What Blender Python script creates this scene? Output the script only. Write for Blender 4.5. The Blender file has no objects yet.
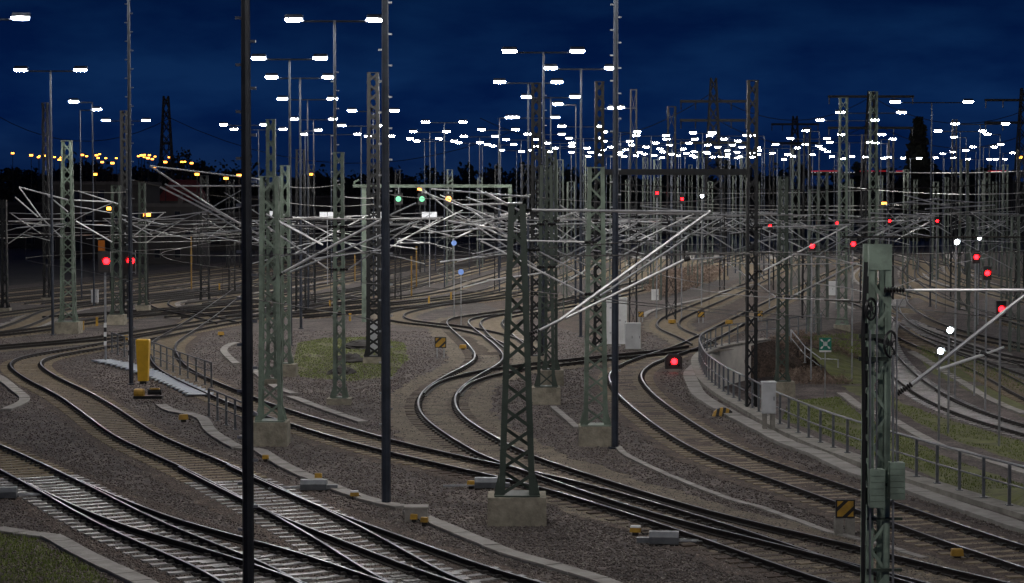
import bpy, bmesh, math, random
import numpy as np
from mathutils import Vector, Matrix
random.seed(7); RNG = np.random.default_rng(7)
S = bpy.context.scene
COL = S.collection
# ------------------------------------------------------------------ camera, world, exposure
W, H, F, YH, HC = 1024, 583, 2050.0, 209.5, 8.0
PITCH = math.atan((H / 2 - YH) / F)
cam_d = bpy.data.cameras.new('camera'); cam = bpy.data.objects.new('camera', cam_d); COL.objects.link(cam)
cam.location = (0, 0, HC); cam.rotation_euler = (math.pi / 2 - PITCH, 0, 0)
cam_d.sensor_width = 36; cam_d.lens = F * 36 / W; cam_d.clip_start = 0.5; cam_d.clip_end = 9000
S.camera = cam
S.view_settings.view_transform = 'Standard'; S.view_settings.look = 'None'
S.view_settings.exposure = 0.4; S.view_settings.gamma = 1.0
S.render.engine = 'CYCLES'
S.cycles.use_denoising = True
S.cycles.max_bounces = 4; S.cycles.diffuse_bounces = 2; S.cycles.glossy_bounces = 2
S.cycles.sample_clamp_indirect = 4.0
S.cycles.use_light_tree = True
LAMP_L = 520.0          # radiance of a floodlight lens
wd = bpy.data.worlds.new('World'); S.world = wd; wd.use_nodes = True
nt = wd.node_tree; nt.nodes.clear()
def WN(t, **k):
    n = nt.nodes.new(t)
    for a, b in k.items(): setattr(n, a, b)
    return n
# late blue hour: deep blue dome with faint darker cloud banks
geo = WN('ShaderNodeTexCoord'); sep = WN('ShaderNodeSeparateXYZ'); nt.links.new(geo.outputs['Generated'], sep.inputs[0])
ramp = WN('ShaderNodeValToRGB'); nt.links.new(sep.outputs['Z'], ramp.inputs[0])
cr = ramp.color_ramp
cr.elements[0].position = 0.0; cr.elements[0].color = (0.0013, 0.0080, 0.038, 1)
cr.elements[1].position = 1.0; cr.elements[1].color = (0.0004, 0.003, 0.02, 1)
e = cr.elements.new(0.05); e.color = (0.0008, 0.0095, 0.052, 1)
e = cr.elements.new(0.12); e.color = (0.0004, 0.0062, 0.034, 1)
mp = WN('ShaderNodeMapping'); mp.inputs['Scale'].default_value = (5, 5, 16)
nt.links.new(geo.outputs['Generated'], mp.inputs['Vector'])
nz = WN('ShaderNodeTexNoise'); nz.inputs['Scale'].default_value = 2.4; nz.inputs['Detail'].default_value = 5; nz.inputs['Roughness'].default_value = 0.55
nt.links.new(mp.outputs[0], nz.inputs['Vector'])
cl = WN('ShaderNodeValToRGB'); cl.color_ramp.elements[0].position = 0.36; cl.color_ramp.elements[0].color = (0.66, 0.68, 0.74, 1)
cl.color_ramp.elements[1].position = 0.68; cl.color_ramp.elements[1].color = (3.6, 1.7, 1.2, 1)
nt.links.new(nz.outputs['Fac'], cl.inputs[0])
mx = WN('ShaderNodeMix', data_type='RGBA', blend_type='MULTIPLY'); mx.inputs[0].default_value = 1.0
nt.links.new(ramp.outputs[0], mx.inputs[6]); nt.links.new(cl.outputs[0], mx.inputs[7])
bg = WN('ShaderNodeBackground'); bg.inputs['Strength'].default_value = 1.0
nt.links.new(mx.outputs[2], bg.inputs['Color'])
wo = WN('ShaderNodeOutputWorld'); nt.links.new(bg.outputs[0], wo.inputs[0])

# ------------------------------------------------------------------ geometry of the view
CP, SP = math.cos(PITCH), math.sin(PITCH)
def ray(px, py):
    x = (px - W / 2) / F; v = -(py - H / 2) / F
    return (x, CP + v * SP, -SP + v * CP)          # world dir (X, Y, Z)
def P(px, py, Y):
    d = ray(px, py); t = Y / d[1]
    return Vector((d[0] * t, Y, HC + d[2] * t))
def Z(px, py, z=0.0):
    d = ray(px, py); t = (z - HC) / d[2]
    return Vector((d[0] * t, d[1] * t, z))
# edge between the upper yard (z = 0) and the lower yard on the right
EDGE = [(30, 8), (20, 28), (16.5, 42), (13.4, 54), (11.9, 60.7), (10.6, 68.3), (9.9, 75.4), (9.65, 81), (9.3, 86.8), (9.2, 95), (9.5, 101),
        (10.1, 109), (11.6, 116.5), (14.0, 122), (16.5, 126), (22, 138), (40, 190), (75, 300), (110, 420), (112, 421)]
def edge_x(y):
    for (xa, ya), (xb, yb) in zip(EDGE, EDGE[1:]):
        if y <= yb: return xa + (xb - xa) * (y - ya) / (yb - ya)
    return 1e6
LOWZ = -2.2
def low_z(y): return LOWZ if y < 121 else LOWZ * max(0.0, 1 - (y - 121) / 36.0)
def slope_w(y): return 0.02 if y < 124 else min(4.5, 0.02 + (y - 124) * 0.9)
def gz(x, y):
    e = edge_x(y)
    if x <= e: return 0.0
    w = slope_w(y); return low_z(y) * min(1.0, (x - e) / w)
def G(px, py, dz=0.0):
    z = 0.0
    p = Z(px, py, dz)
    if p.x > edge_x(p.y):
        d = ray(px, py); a, b = 20.0, p.y + 400.0
        for _ in range(60):          # bisect along the ray for the sloping ground
            y = (a + b) / 2; t = y / d[1]
            if HC + d[2] * t > gz(d[0] * t, y) + dz: a = y
            else: b = y
        p = Vector((d[0] * b / d[1], b, 0)); p.z = gz(p.x, p.y) + dz
    return p
def proj(p):
    x, y, z = p[0], p[1], p[2] - HC
    dep = y * CP - z * SP; v = y * SP + z * CP
    return W / 2 + F * x / dep, H / 2 - F * v / dep

# ------------------------------------------------------------------ materials
MATS = {}
def mat(name, c1, c2=None, rough=0.7, metal=0.0, scale=6.0, detail=4, bump=0.0, bscale=None, emit=None, strength=0.0, spread=(0.35, 0.65), spec=None, speck=None):
    if name in MATS: return MATS[name]
    m = bpy.data.materials.new(name); m.use_nodes = True; t = m.node_tree; b = t.nodes['Principled BSDF']
    b.inputs['Roughness'].default_value = rough; b.inputs['Metallic'].default_value = metal
    if spec is not None: b.inputs['Specular IOR Level'].default_value = spec
    c2 = c2 or tuple(x * 0.7 for x in c1)
    tc = t.nodes.new('ShaderNodeTexCoord')
    g = t.nodes.new('ShaderNodeNewGeometry')
    n = t.nodes.new('ShaderNodeTexNoise'); n.inputs['Scale'].default_value = scale; n.inputs['Detail'].default_value = detail; n.inputs['Roughness'].default_value = 0.65
    t.links.new(g.outputs['Position'], n.inputs['Vector'])
    r = t.nodes.new('ShaderNodeValToRGB'); r.color_ramp.elements[0].position = spread[0]; r.color_ramp.elements[1].position = spread[1]
    r.color_ramp.elements[0].color = (*c2, 1); r.color_ramp.elements[1].color = (*c1, 1)
    t.links.new(n.outputs['Fac'], r.inputs[0])
    out = r.outputs[0]
    if speck:                      # second, finer pattern of individual stones
        vs, amt = speck
        v = t.nodes.new('ShaderNodeTexVoronoi'); v.inputs['Scale'].default_value = vs
        t.links.new(g.outputs['Position'], v.inputs['Vector'])
        sp = t.nodes.new('ShaderNodeSeparateColor'); t.links.new(v.outputs['Color'], sp.inputs[0])
        mr = t.nodes.new('ShaderNodeMapRange'); mr.inputs[3].default_value = 1 - amt; mr.inputs[4].default_value = 1 + amt
        t.links.new(sp.outputs[0], mr.inputs[0])
        mm = t.nodes.new('ShaderNodeMix'); mm.data_type = 'RGBA'; mm.blend_type = 'MULTIPLY'; mm.inputs[0].default_value = 1
        t.links.new(out, mm.inputs[6]); t.links.new(mr.outputs[0], mm.inputs[7]); out = mm.outputs[2]
    t.links.new(out, b.inputs['Base Color'])
    if bump:
        bn = t.nodes.new('ShaderNodeTexNoise'); bn.inputs['Scale'].default_value = bscale or scale * 4; bn.inputs['Detail'].default_value = 3
        t.links.new(g.outputs['Position'], bn.inputs['Vector'])
        bp = t.nodes.new('ShaderNodeBump'); bp.inputs['Strength'].default_value = bump; bp.inputs['Distance'].default_value = 0.05
        t.links.new(bn.outputs['Fac'], bp.inputs['Height']); t.links.new(bp.outputs[0], b.inputs['Normal'])
    if emit:
        b.inputs['Emission Color'].default_value = (*emit, 1); b.inputs['Emission Strength'].default_value = strength
    MATS[name] = m; return m
M_GRAVEL = mat('gravel ground', (0.128, 0.104, 0.094), (0.05, 0.04, 0.036), 0.95, scale=0.55, detail=8, bump=0.9, bscale=14, speck=(11, 0.55))
M_RUST = mat('rust stained ballast', (0.112, 0.08, 0.06), (0.042, 0.03, 0.024), 0.95, scale=1.2, detail=8, bump=0.9, bscale=14, speck=(11, 0.5))
M_TAN = mat('glued tan ballast', (0.185, 0.15, 0.105), (0.095, 0.077, 0.054), 0.95, scale=1.0, detail=7, bump=0.6, bscale=16, speck=(12, 0.3))
M_DIRT = mat('dark oily ballast', (0.085, 0.07, 0.062), (0.045, 0.037, 0.032), 0.95, scale=0.4, detail=8, bump=0.6, bscale=12, speck=(9, 0.5))
M_MASTFAR = mat('grey green mast paint', (0.12, 0.145, 0.122), (0.07, 0.085, 0.072), 0.6, 0.0, scale=1.2, detail=5)
M_PALE = mat('pale gravel', (0.34, 0.315, 0.29), (0.2, 0.185, 0.165), 0.95, scale=0.8, detail=7, bump=0.6, bscale=14, speck=(11, 0.35))
M_GRASS = mat('grass blades', (0.17, 0.215, 0.05), (0.095, 0.12, 0.032), 0.9, scale=1.1, detail=5)
M_TURF = mat('turf soil', (0.13, 0.145, 0.042), (0.075, 0.075, 0.03), 0.95, scale=1.5, detail=6, bump=0.8, bscale=9)
M_CONC = mat('concrete', (0.30, 0.285, 0.25), (0.17, 0.16, 0.138), 0.9, scale=2.2, detail=7, bump=0.25, bscale=12)
M_SLAB = mat('trough lid concrete', (0.33, 0.315, 0.29), (0.22, 0.205, 0.185), 0.9, scale=1.7, detail=7, bump=0.25, bscale=12)
M_WALL = mat('pale wall concrete', (0.78, 0.74, 0.65), (0.6, 0.57, 0.5), 0.9, scale=1.2, detail=7, bump=0.2, bscale=10)
M_FOUND = mat('weathered foundation concrete', (0.36, 0.325, 0.25), (0.18, 0.165, 0.125), 0.92, scale=2.6, detail=8, bump=0.35, bscale=14)
M_RAILSIDE = mat('rusty rail side', (0.026, 0.021, 0.018), (0.013, 0.011, 0.010), 0.75, scale=5, metal=0.2)
M_RAILTOP = mat('worn rail head', (0.12, 0.132, 0.158), (0.055, 0.06, 0.07), 0.4, 1.0, scale=3)
M_RAILFAR = mat('dull rail head', (0.085, 0.088, 0.095), (0.045, 0.047, 0.052), 0.5, 0.9, scale=1.2)
M_SLEEP_TAN = mat('tan concrete sleeper', (0.29, 0.235, 0.155), (0.17, 0.135, 0.09), 0.9, scale=3, detail=6, bump=0.2)
M_SLEEP_GREY = mat('pale concrete sleeper', (0.25, 0.245, 0.238), (0.085, 0.082, 0.078), 0.42, scale=2.3, detail=6, bump=0.2)
M_SLEEP_BROWN = mat('dark timber sleeper', (0.085, 0.06, 0.043), (0.045, 0.032, 0.024), 0.9, scale=4, detail=6, bump=0.3)
M_GREEN = mat('sage green mast paint', (0.175, 0.23, 0.178), (0.085, 0.11, 0.084), 0.6, 0.0, scale=1.1, detail=9, spread=(.38,.6))
M_FRONT = mat('lamplit sage green tone', (0.29, 0.375, 0.295), (0.14, 0.18, 0.142), 0.55, 0.0, scale=2.2, detail=9, spread=(.36, .6))  # lighter copy of the mast green, lamplight put into the colour
M_DKGREEN = mat('dark green mast paint', (0.05, 0.07, 0.053), (0.03, 0.043, 0.033), 0.6, scale=1.6, detail=6)
M_DARKMAST = mat('dark weathered steel', (0.014, 0.015, 0.016), (0.008, 0.009, 0.01), 0.6, 0.2, scale=2)
M_GALV = mat('galvanised steel', (0.42, 0.43, 0.44), (0.27, 0.28, 0.29), 0.45, 0.7, scale=3)
M_POLE = mat('blue grey pole steel', (0.05, 0.06, 0.08), (0.028, 0.034, 0.046), 0.5, 0.3, scale=2)
M_BLACKPOLE = mat('near black pole steel', (0.03, 0.033, 0.04), (0.017, 0.019, 0.023), 0.5, 0.3, scale=2)
M_ALU = mat('aluminium tube', (0.6, 0.6, 0.6), (0.4, 0.4, 0.41), 0.36, 0.55, scale=3)
M_INSUL = mat('dark insulator glaze', (0.022, 0.02, 0.02), (0.014, 0.013, 0.013), 0.3, scale=3)
M_BLACK = mat('black housing', (0.018, 0.018, 0.019), (0.01, 0.01, 0.01), 0.5, scale=3)
M_WHITE = mat('white painted sheet', (0.72, 0.73, 0.72), (0.58, 0.59, 0.58), 0.55, scale=1.5)
M_LGREY = mat('light grey cabinet', (0.5, 0.51, 0.52), (0.38, 0.39, 0.4), 0.55, scale=1.5, detail=6)
M_YEL = mat('yellow paint', (0.52, 0.3, 0.03), (0.27, 0.155, 0.02), 0.55, scale=3, detail=6)
M_YELB = mat('bright yellow enamel', (0.85, 0.5, 0.025), (0.7, 0.4, 0.02), 0.5, scale=2, detail=6)
M_ORPOLE = mat('yellow post paint', (0.24, 0.14, 0.02), (0.16, 0.09, 0.014), 0.6, scale=3)
M_WIRE = mat('dark wire', (0.05, 0.045, 0.04), (0.03, 0.028, 0.026), 0.5, 0.5, scale=3)
M_WIREL = mat('bright wire', (0.45, 0.44, 0.42), (0.35, 0.34, 0.33), 0.4, 0.6, scale=3)
M_RAILING = mat('grey railing steel', (0.17, 0.18, 0.19), (0.1, 0.108, 0.118), 0.5, 0.3, scale=3)
M_DECK = mat('pale blue grating', (0.36, 0.41, 0.46), (0.26, 0.3, 0.34), 0.5, 0.2, scale=3)
M_SIGNGREEN = mat('green sign enamel', (0.01, 0.19, 0.13), (0.008, 0.15, 0.1), 0.4, scale=2)
M_BRUSH = mat('dry brown brush', (0.3, 0.225, 0.175), (0.13, 0.095, 0.075), 0.95, scale=2.5)
M_BARK = mat('bark', (0.05, 0.042, 0.035), (0.03, 0.025, 0.02), 0.95, scale=3)
M_LEAF = mat('dark winter foliage', (0.05, 0.055, 0.038), (0.03, 0.032, 0.024), 0.95, scale=0.3)
M_BUILD = mat('dark facade', (0.035, 0.033, 0.033), (0.022, 0.02, 0.02), 0.9, scale=0.2)
M_ROOF = mat('dark roof', (0.06, 0.055, 0.055), (0.04, 0.037, 0.037), 0.9, scale=0.2)
M_REDROOF = mat('red tiled roof', (0.12, 0.02, 0.014), (0.08, 0.014, 0.01), 0.8, scale=0.5)
M_GLASS = mat('dark window glass', (0.02, 0.022, 0.028), (0.015, 0.016, 0.02), 0.1, scale=1)
def glow(name, c, s):
    return mat(name, tuple(min(1, x) * 0.5 for x in c), None, 0.5, emit=c, strength=s)
M_LENS = glow('lit floodlight lens', (1.0, 0.965, 0.93), LAMP_L)
M_LENSFAR = glow('lit lens of distant floodlight', (1.0, 0.965, 0.93), LAMP_L * 0.42)
M_RED = glow('lit red signal lens', (1.0, 0.003, 0.005), 26)
M_REDSOFT = glow('lit red strip', (1.0, 0.03, 0.04), 0.16)
M_WHITELIT = glow('lit white signal lens', (0.85, 0.93, 1.0), 45)
M_GREENLIT = glow('lit green signal lens', (0.25, 1.0, 0.5), 0.8)
M_AMBER = glow('lit amber lamp', (1.0, 0.3, 0.03), 9)
M_AMBERSIG = glow('lit amber signal', (1.0, 0.42, 0.07), 6)
M_BLUELIT = glow('lit blue marker', (0.25, 0.42, 0.9), 0.3)
M_WARMWIN = glow('lit warm window', (1.0, 0.3, 0.04), 0.07)
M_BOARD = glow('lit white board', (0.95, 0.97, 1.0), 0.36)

# ------------------------------------------------------------------ mesh building
class MB:
    def __init__(s): s.v = []; s.f = []
    def add(s, vs, fs):
        o = len(s.v); s.v += [tuple(x) for x in vs]; s.f += [tuple(i + o for i in f) for f in fs]; return s
    def box(s, c, d, rz=0.0, top=1.0):
        a, b, h = d[0] / 2, d[1] / 2, d[2] / 2; co, si = math.cos(rz), math.sin(rz); vs = []
        for z, k in ((-h, 1.0), (h, top)):
            for x, y in ((-a * k, -b * k), (a * k, -b * k), (a * k, b * k), (-a * k, b * k)):
                vs.append((c[0] + x * co - y * si, c[1] + x * si + y * co, c[2] + z))
        return s.add(vs, [(3, 2, 1, 0), (4, 5, 6, 7), (0, 1, 5, 4), (1, 2, 6, 5), (2, 3, 7, 6), (3, 0, 4, 7)])
    def bar(s, p, q, w, h=None, up=(0, 0, 1)):
        p, q = Vector(p), Vector(q); h = h or w; d = (q - p)
        if d.length < 1e-6: return s
        d.normalize(); u = Vector(up)
        if abs(d.dot(u)) > 0.98: u = Vector((0, 1, 0))
        a = d.cross(u).normalized() * (w / 2); b = a.cross(d).normalized() * (h / 2)
        vs = [p - a - b, p + a - b, p + a + b, p - a + b, q - a - b, q + a - b, q + a + b, q - a + b]
        return s.add(vs, [(0, 1, 2, 3), (7, 6, 5, 4), (4, 5, 1, 0), (5, 6, 2, 1), (6, 7, 3, 2), (7, 4, 0, 3)])
    def tube(s, pts, r, n=6, r2=None):
        pts = [Vector(p) for p in pts]; rings = []
        for i, p in enumerate(pts):
            d = (pts[min(i + 1, len(pts) - 1)] - pts[max(i - 1, 0)]).normalized()
            u = Vector((0, 0, 1)) if abs(d.z) < 0.95 else Vector((0, 1, 0))
            a = d.cross(u).normalized(); b = a.cross(d)
            rr = r if r2 is None else r + (r2 - r) * i / max(1, len(pts) - 1)
            rings.append([p + a * math.cos(2 * math.pi * k / n) * rr + b * math.sin(2 * math.pi * k / n) * rr for k in range(n)])
        vs = [v for g in rings for v in g]; fs = []
        for i in range(len(pts) - 1):
            for k in range(n):
                fs.append((i * n + k, i * n + (k + 1) % n, (i + 1) * n + (k + 1) % n, (i + 1) * n + k))
        fs.append(tuple(range(n))[::-1]); fs.append(tuple(range((len(pts) - 1) * n, len(pts) * n)))
        return s.add(vs, fs)
    def lathe(s, prof, c=(0, 0, 0), n=10, axis='z'):
        vs = []
        for r, z in prof:
            for k in range(n):
                a = 2 * math.pi * k / n; x, y = r * math.cos(a), r * math.sin(a)
                v = (x, y, z) if axis == 'z' else ((x, z, y) if axis == 'y' else (z, x, y))
                vs.append((c[0] + v[0], c[1] + v[1], c[2] + v[2]))
        fs = [(i * n + k, i * n + (k + 1) % n, (i + 1) * n + (k + 1) % n, (i + 1) * n + k) for i in range(len(prof) - 1) for k in range(n)]
        fs.append(tuple(range(n))[::-1]); fs.append(tuple(range((len(prof) - 1) * n, len(prof) * n)))
        return s.add(vs, fs)
    def ring(s, c, R, r, n=18, m=5):          # torus in the X-Z plane
        vs = []; fs = []
        for i in range(n):
            a = 2 * math.pi * i / n
            for k in range(m):
                b = 2 * math.pi * k / m; q = R + r * math.cos(b)
                vs.append((c[0] + q * math.cos(a), c[1] + r * math.sin(b), c[2] + q * math.sin(a)))
        for i in range(n):
            for k in range(m): fs.append((i * m + k, i * m + (k + 1) % m, ((i + 1) % n) * m + (k + 1) % m, ((i + 1) % n) * m + k))
        return s.add(vs, fs)
    def mesh(s, name, m):
        me = bpy.data.meshes.new(name); me.from_pydata(s.v, [], s.f); me.update()
        bm = bmesh.new(); bm.from_mesh(me); bmesh.ops.recalc_face_normals(bm, faces=bm.faces); bm.to_mesh(me); bm.free()
        for k in (m if isinstance(m, (list, tuple)) else [m]): me.materials.append(k)
        return me
    def build(s, name, m, parent=None, label=None, cat=None, group=None, kind=None):
        return link(name, s.mesh(name, m), parent, label, cat, group, kind)
def link(name, me, parent=None, label=None, cat=None, group=None, kind=None, loc=None, rot=None):
    o = bpy.data.objects.new(name, me); COL.objects.link(o)
    if parent is not None: o.parent = parent
    if loc is not None: o.location = loc
    if rot is not None: o.rotation_euler = rot
    tag(o, label, cat, group, kind); return o
def tag(o, label=None, cat=None, group=None, kind=None):
    if label: o['label'] = label
    if cat: o['category'] = cat
    if group: o['group'] = group
    if kind: o['kind'] = kind
    return o
def thing(name, label, cat, loc=(0, 0, 0), rz=0.0, group=None):
    o = bpy.data.objects.new(name, None); COL.objects.link(o); o.location = loc; o.rotation_euler = (0, 0, rz)
    o.empty_display_size = 0.2
    return tag(o, label, cat, group)
def copy_tree(o, parent=None):
    c = o.copy(); COL.objects.link(c); c.parent = parent
    for ch in o.children: copy_tree(ch, c)
    return c
def np_mesh(name, V, Fq, m):
    me = bpy.data.meshes.new(name); V = np.asarray(V, np.float32); Fq = np.asarray(Fq, np.int32); k = Fq.shape[1]
    me.vertices.add(len(V)); me.vertices.foreach_set('co', V.ravel())
    me.loops.add(Fq.size); me.loops.foreach_set('vertex_index', Fq.ravel())
    me.polygons.add(len(Fq)); me.polygons.foreach_set('loop_start', np.arange(0, Fq.size, k, dtype=np.int32)); me.polygons.foreach_set('loop_total', np.full(len(Fq), k, np.int32))
    me.update(calc_edges=True); me.materials.append(m); return me

# ------------------------------------------------------------------ ground
ROWS = sorted(set([-40, 0, 8, 20] + [y for _, y in EDGE[:-1]] + list(range(30, 130, 4)) + list(range(130, 430, 15)) + [430, 480, 600, 900, 1500, 3000, 6500]))
g_ = MB(); lo = MB(); sl = MB(); wl = []
def strip(mb, rows):
    for (a, b), (c, d) in zip(rows, rows[1:]):
        mb.add([a, b, d, c], [(0, 1, 2, 3)])
up = []; lw = []; so = []
for y in ROWS:
    L = -300 - abs(y) * 0.9; R = 300 + abs(y) * 0.9
    if y <= 420:
        e = edge_x(max(y, 8)); up.append(((L, y, 0), (e, y, 0)))
        w = slope_w(y); z = low_z(y) - 0.0
        lw.append(((e + w, y, z), (R, y, z)))
        so.append(((e, y, -0.0), (e + w, y, z)))
strip(g_, up); strip(lo, lw)
far = [((-300 - y * 0.9, y, 0), (300 + y * 0.9, y, 0)) for y in ROWS if y >= 420]
strip(g_, far)
g_.build('ground', M_GRAVEL, kind='structure')
lo.build('low_yard_ground', M_GRAVEL, kind='structure')
strip(sl, [r for r in so if r[0][1] >= 121]); sl.build('embankment', M_RUST, kind='structure')
def patch(name, px, m, dz, kind='structure', z=None, label=None):
    pts = [G(x, y, dz) for x, y in px]
    # subdivide edges with jitter for a natural outline
    out = []
    for a, b in zip(pts, pts[1:] + pts[:1]):
        n = max(1, int((b - a).length / 0.8)); t = (b - a)
        for k in range(n):
            q = a + t * (k / n); out.append((q.x + random.uniform(-.12, .12), q.y + random.uniform(-.3, .3), q.z))
    bm = bmesh.new(); vs = [bm.verts.new(v) for v in out]; f = bm.faces.new(vs); bmesh.ops.triangulate(bm, faces=[f])
    bmesh.ops.recalc_face_normals(bm, faces=bm.faces)
    me = bpy.data.meshes.new(name); bm.to_mesh(me); bm.free(); me.materials.append(m)
    if me.polygons and me.polygons[0].normal.z < 0: me.flip_normals()
    return link(name, me, kind=kind)
TURF = {'a': [(-30, 528), (0, 532), (26, 537), (44, 540), (80, 562), (125, 592), (-60, 592)],
        'b': [(298, 343), (325, 338), (368, 337), (405, 343), (408, 360), (392, 377), (350, 381), (300, 377), (294, 360)],
        'c': [(790, 401), (838, 397), (860, 414), (888, 427), (940, 455), (1030, 487), (1040, 528), (1012, 509), (960, 489), (914, 470), (870, 455), (830, 437), (782, 419)],
        'd': [(884, 392), (905, 404), (940, 417), (990, 432), (1040, 447), (1040, 468), (960, 442), (920, 424), (893, 408)],
        'f': [(800, 340), (850, 345), (864, 362), (872, 385), (880, 402), (858, 396), (838, 384)],
        'e': [(915, 345), (945, 357), (990, 383), (1040, 404), (1040, 425), (990, 400), (950, 383), (925, 368)]}
for k, px in TURF.items(): patch('turf', px, M_TURF if k != 'e' else M_TURF, 0.006)
M_VOID = mat('ground painted night dark', (0.035, 0.032, 0.026), (0.018, 0.017, 0.014), 0.95, scale=0.2, detail=6)  # night gloom over the unlit far left, painted as dark ground
patch('painted_gloom', [(-30, 300), (-30, 218), (255, 218), (255, 258), (190, 268), (110, 284)], M_VOID, 0.002)
patch('dirt_path', [(470, 300), (560, 292), (640, 318), (690, 300), (760, 268), (800, 262), (790, 285), (720, 318), (655, 330), (640, 345), (600, 340)], M_RUST, 0.004)
# retaining wall below the upper yard, and its coping
def offs(pts, o):
    r = []
    for i, p in enumerate(pts):
        a = Vector(pts[max(i - 1, 0)][:2]); b = Vector(pts[min(i + 1, len(pts) - 1)][:2]); d = (b - a).normalized()
        r.append(Vector((p[0] + d.y * o, p[1] - d.x * o)))
    return r
def dense(pts, step, smooth=0):
    P_ = [Vector(p) for p in pts]; out = []
    for i in range(len(P_) - 1):
        p0 = P_[max(i - 1, 0)]; p1 = P_[i]; p2 = P_[i + 1]; p3 = P_[min(i + 2, len(P_) - 1)]
        n = max(2, int((p2 - p1).length / 0.2))
        for k in range(n):
            t = k / n
            out.append(0.5 * ((2 * p1) + (p2 - p0) * t + (2 * p0 - 5 * p1 + 4 * p2 - p3) * t * t + (3 * p1 - p0 - 3 * p2 + p3) * t ** 3))
    out.append(P_[-1])
    # resample
    res = [out[0]]; acc = 0.0
    for a, b in zip(out, out[1:]):
        seg = (b - a).length
        while seg > 0 and acc + seg >= step:
            t = (step - acc) / seg; a = a + (b - a) * t; res.append(a.copy()); seg = (b - a).length; acc = 0.0
        acc += seg
    A = np.array([list(v) for v in res])
    for _ in range(smooth):
        A[1:-1] = 0.5 * A[1:-1] + 0.25 * (A[:-2] + A[2:])
    return [Vector(a) for a in A]
EL = [p for p in EDGE if p[1] <= 126]
ew = dense([Vector((x, y, 0)) for x, y in EL], 1.5, 3)
wall = thing('retaining_wall', 'pale concrete retaining wall curving below the grey railing beside the lower yard', 'retaining wall')
inner = offs(ew, -0.25); outer = offs(ew, 0.05)
for i in range(0, len(ew) - 1, 2):
    j = min(i + 2, len(ew) - 1)
    a, b, c, d = inner[i], inner[j], outer[j], outer[i]
    k = 0.006 / max((b - a).length, .01); b = b.lerp(a, k * 2); c = c.lerp(d, k * 2)
    m_ = MB(); m_.add([(a.x, a.y, LOWZ - .3), (b.x, b.y, LOWZ - .3), (c.x, c.y, LOWZ - .3), (d.x, d.y, LOWZ - .3), (a.x, a.y, -.003), (b.x, b.y, -.003), (c.x, c.y, -.003), (d.x, d.y, -.003)],
                      [(0, 1, 2, 3), (4, 5, 6, 7), (0, 1, 5, 4), (1, 2, 6, 5), (2, 3, 7, 6), (3, 0, 4, 7)])
    m_.build('wall_panel', M_WALL, wall)
i1 = offs(ew, -0.55); o1 = offs(ew, 0.12)
for i in range(0, len(ew) - 1):
    a, b, c, d = i1[i], i1[i + 1], o1[i + 1], o1[i]; b = b.lerp(a, .015); c = c.lerp(d, .015)
    z0, z1 = 0.0, 0.14 + random.uniform(-.006, .006)
    MB().add([(a.x, a.y, z0), (b.x, b.y, z0), (c.x, c.y, z0), (d.x, d.y, z0), (a.x, a.y, z1), (b.x, b.y, z1), (c.x, c.y, z1), (d.x, d.y, z1)],
             [(0, 1, 2, 3), (4, 5, 6, 7), (0, 1, 5, 4), (1, 2, 6, 5), (2, 3, 7, 6), (3, 0, 4, 7)]).build('coping_stone', M_CONC, wall)
# ------------------------------------------------------------------ railway tracks
GAUGE = 1.5; TOP = 0.19
def rail_mesh(pts, side, parent, z0, far=False):
    o = offs(pts, side); n = len(o)
    if far: z0 -= .01
    fw = .13 if far else .09
    prof = [(-.07, 0.03), (.07, 0.03), (.07, .045), (.012, .06), (.012, .14), (.036, .15), (.036, .19), (-.036, .19), (-.036, .15), (-.012, .14), (-.012, .06), (-.07, .045)]
    prof = [((fw if u > 0 else -fw) if abs(u) == .07 else u, w) for u, w in prof]
    vs = []; fs = []; mi = []; k = len(prof)
    for i in range(n):
        a = o[max(i - 1, 0)]; b = o[min(i + 1, n - 1)]; d = (b - a).normalized(); nx, ny = d.y, -d.x
        z = pts[i].z + z0
        for u, w in prof: vs.append((o[i].x + nx * u, o[i].y + ny * u, z + w))
    for i in range(n - 1):
        for j in range(k):
            fs.append((i * k + j, i * k + (j + 1) % k, (i + 1) * k + (j + 1) % k, (i + 1) * k + j)); mi.append(1 if j == 6 else 0)
    fs.append(tuple(range(k))); mi.append(0); fs.append(tuple(range((n - 1) * k, n * k))); mi.append(0)
    me = bpy.data.meshes.new('rail'); me.from_pydata(vs, [], fs); me.materials.append(M_RAILSIDE); me.materials.append(M_RAILFAR if far else M_RAILTOP)
    bm = bmesh.new(); bm.from_mesh(me); bmesh.ops.recalc_face_normals(bm, faces=bm.faces); bm.to_mesh(me); bm.free()
    me.polygons.foreach_set('material_index', mi); me.update()
    return link('rail', me, parent)
def sleeper_mesh(m):
    b = MB(); s = [(-1.3, .10), (-.85, .10), (-.62, .10), (-.3, .085), (.3, .085), (.62, .10), (.85, .10), (1.3, .10)]
    vs = []; fs = []
    for x, h in s:
        for y, z in ((-.13, -.08), (.13, -.08), (.11, h - .055), (-.11, h - .055)): vs.append((x, y, z))
    for i in range(len(s) - 1):
        for j in range(4): fs.append((i * 4 + j, i * 4 + (j + 1) % 4, (i + 1) * 4 + (j + 1) % 4, (i + 1) * 4 + j))
    fs.append((3, 2, 1, 0)); fs.append((28, 29, 30, 31))
    return b.add(vs, fs).mesh('sleeper', m)
SLM = {}
def clip_mesh():           # two rail fastenings on a sleeper
    b = MB()
    b.box((0, 0, .075), (.34, .14, .06), 0, .8)
    return b.mesh('rail_clip', M_RAILSIDE)
CLIP = clip_mesh()
ALLS = []; TRACKS = []; BEDN = [0]
def in_frame(p, mx=40, my=30):
    if p[1] < 20: return False
    x, y = proj(p); return -mx < x < W + mx and -my < y < H + my
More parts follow.
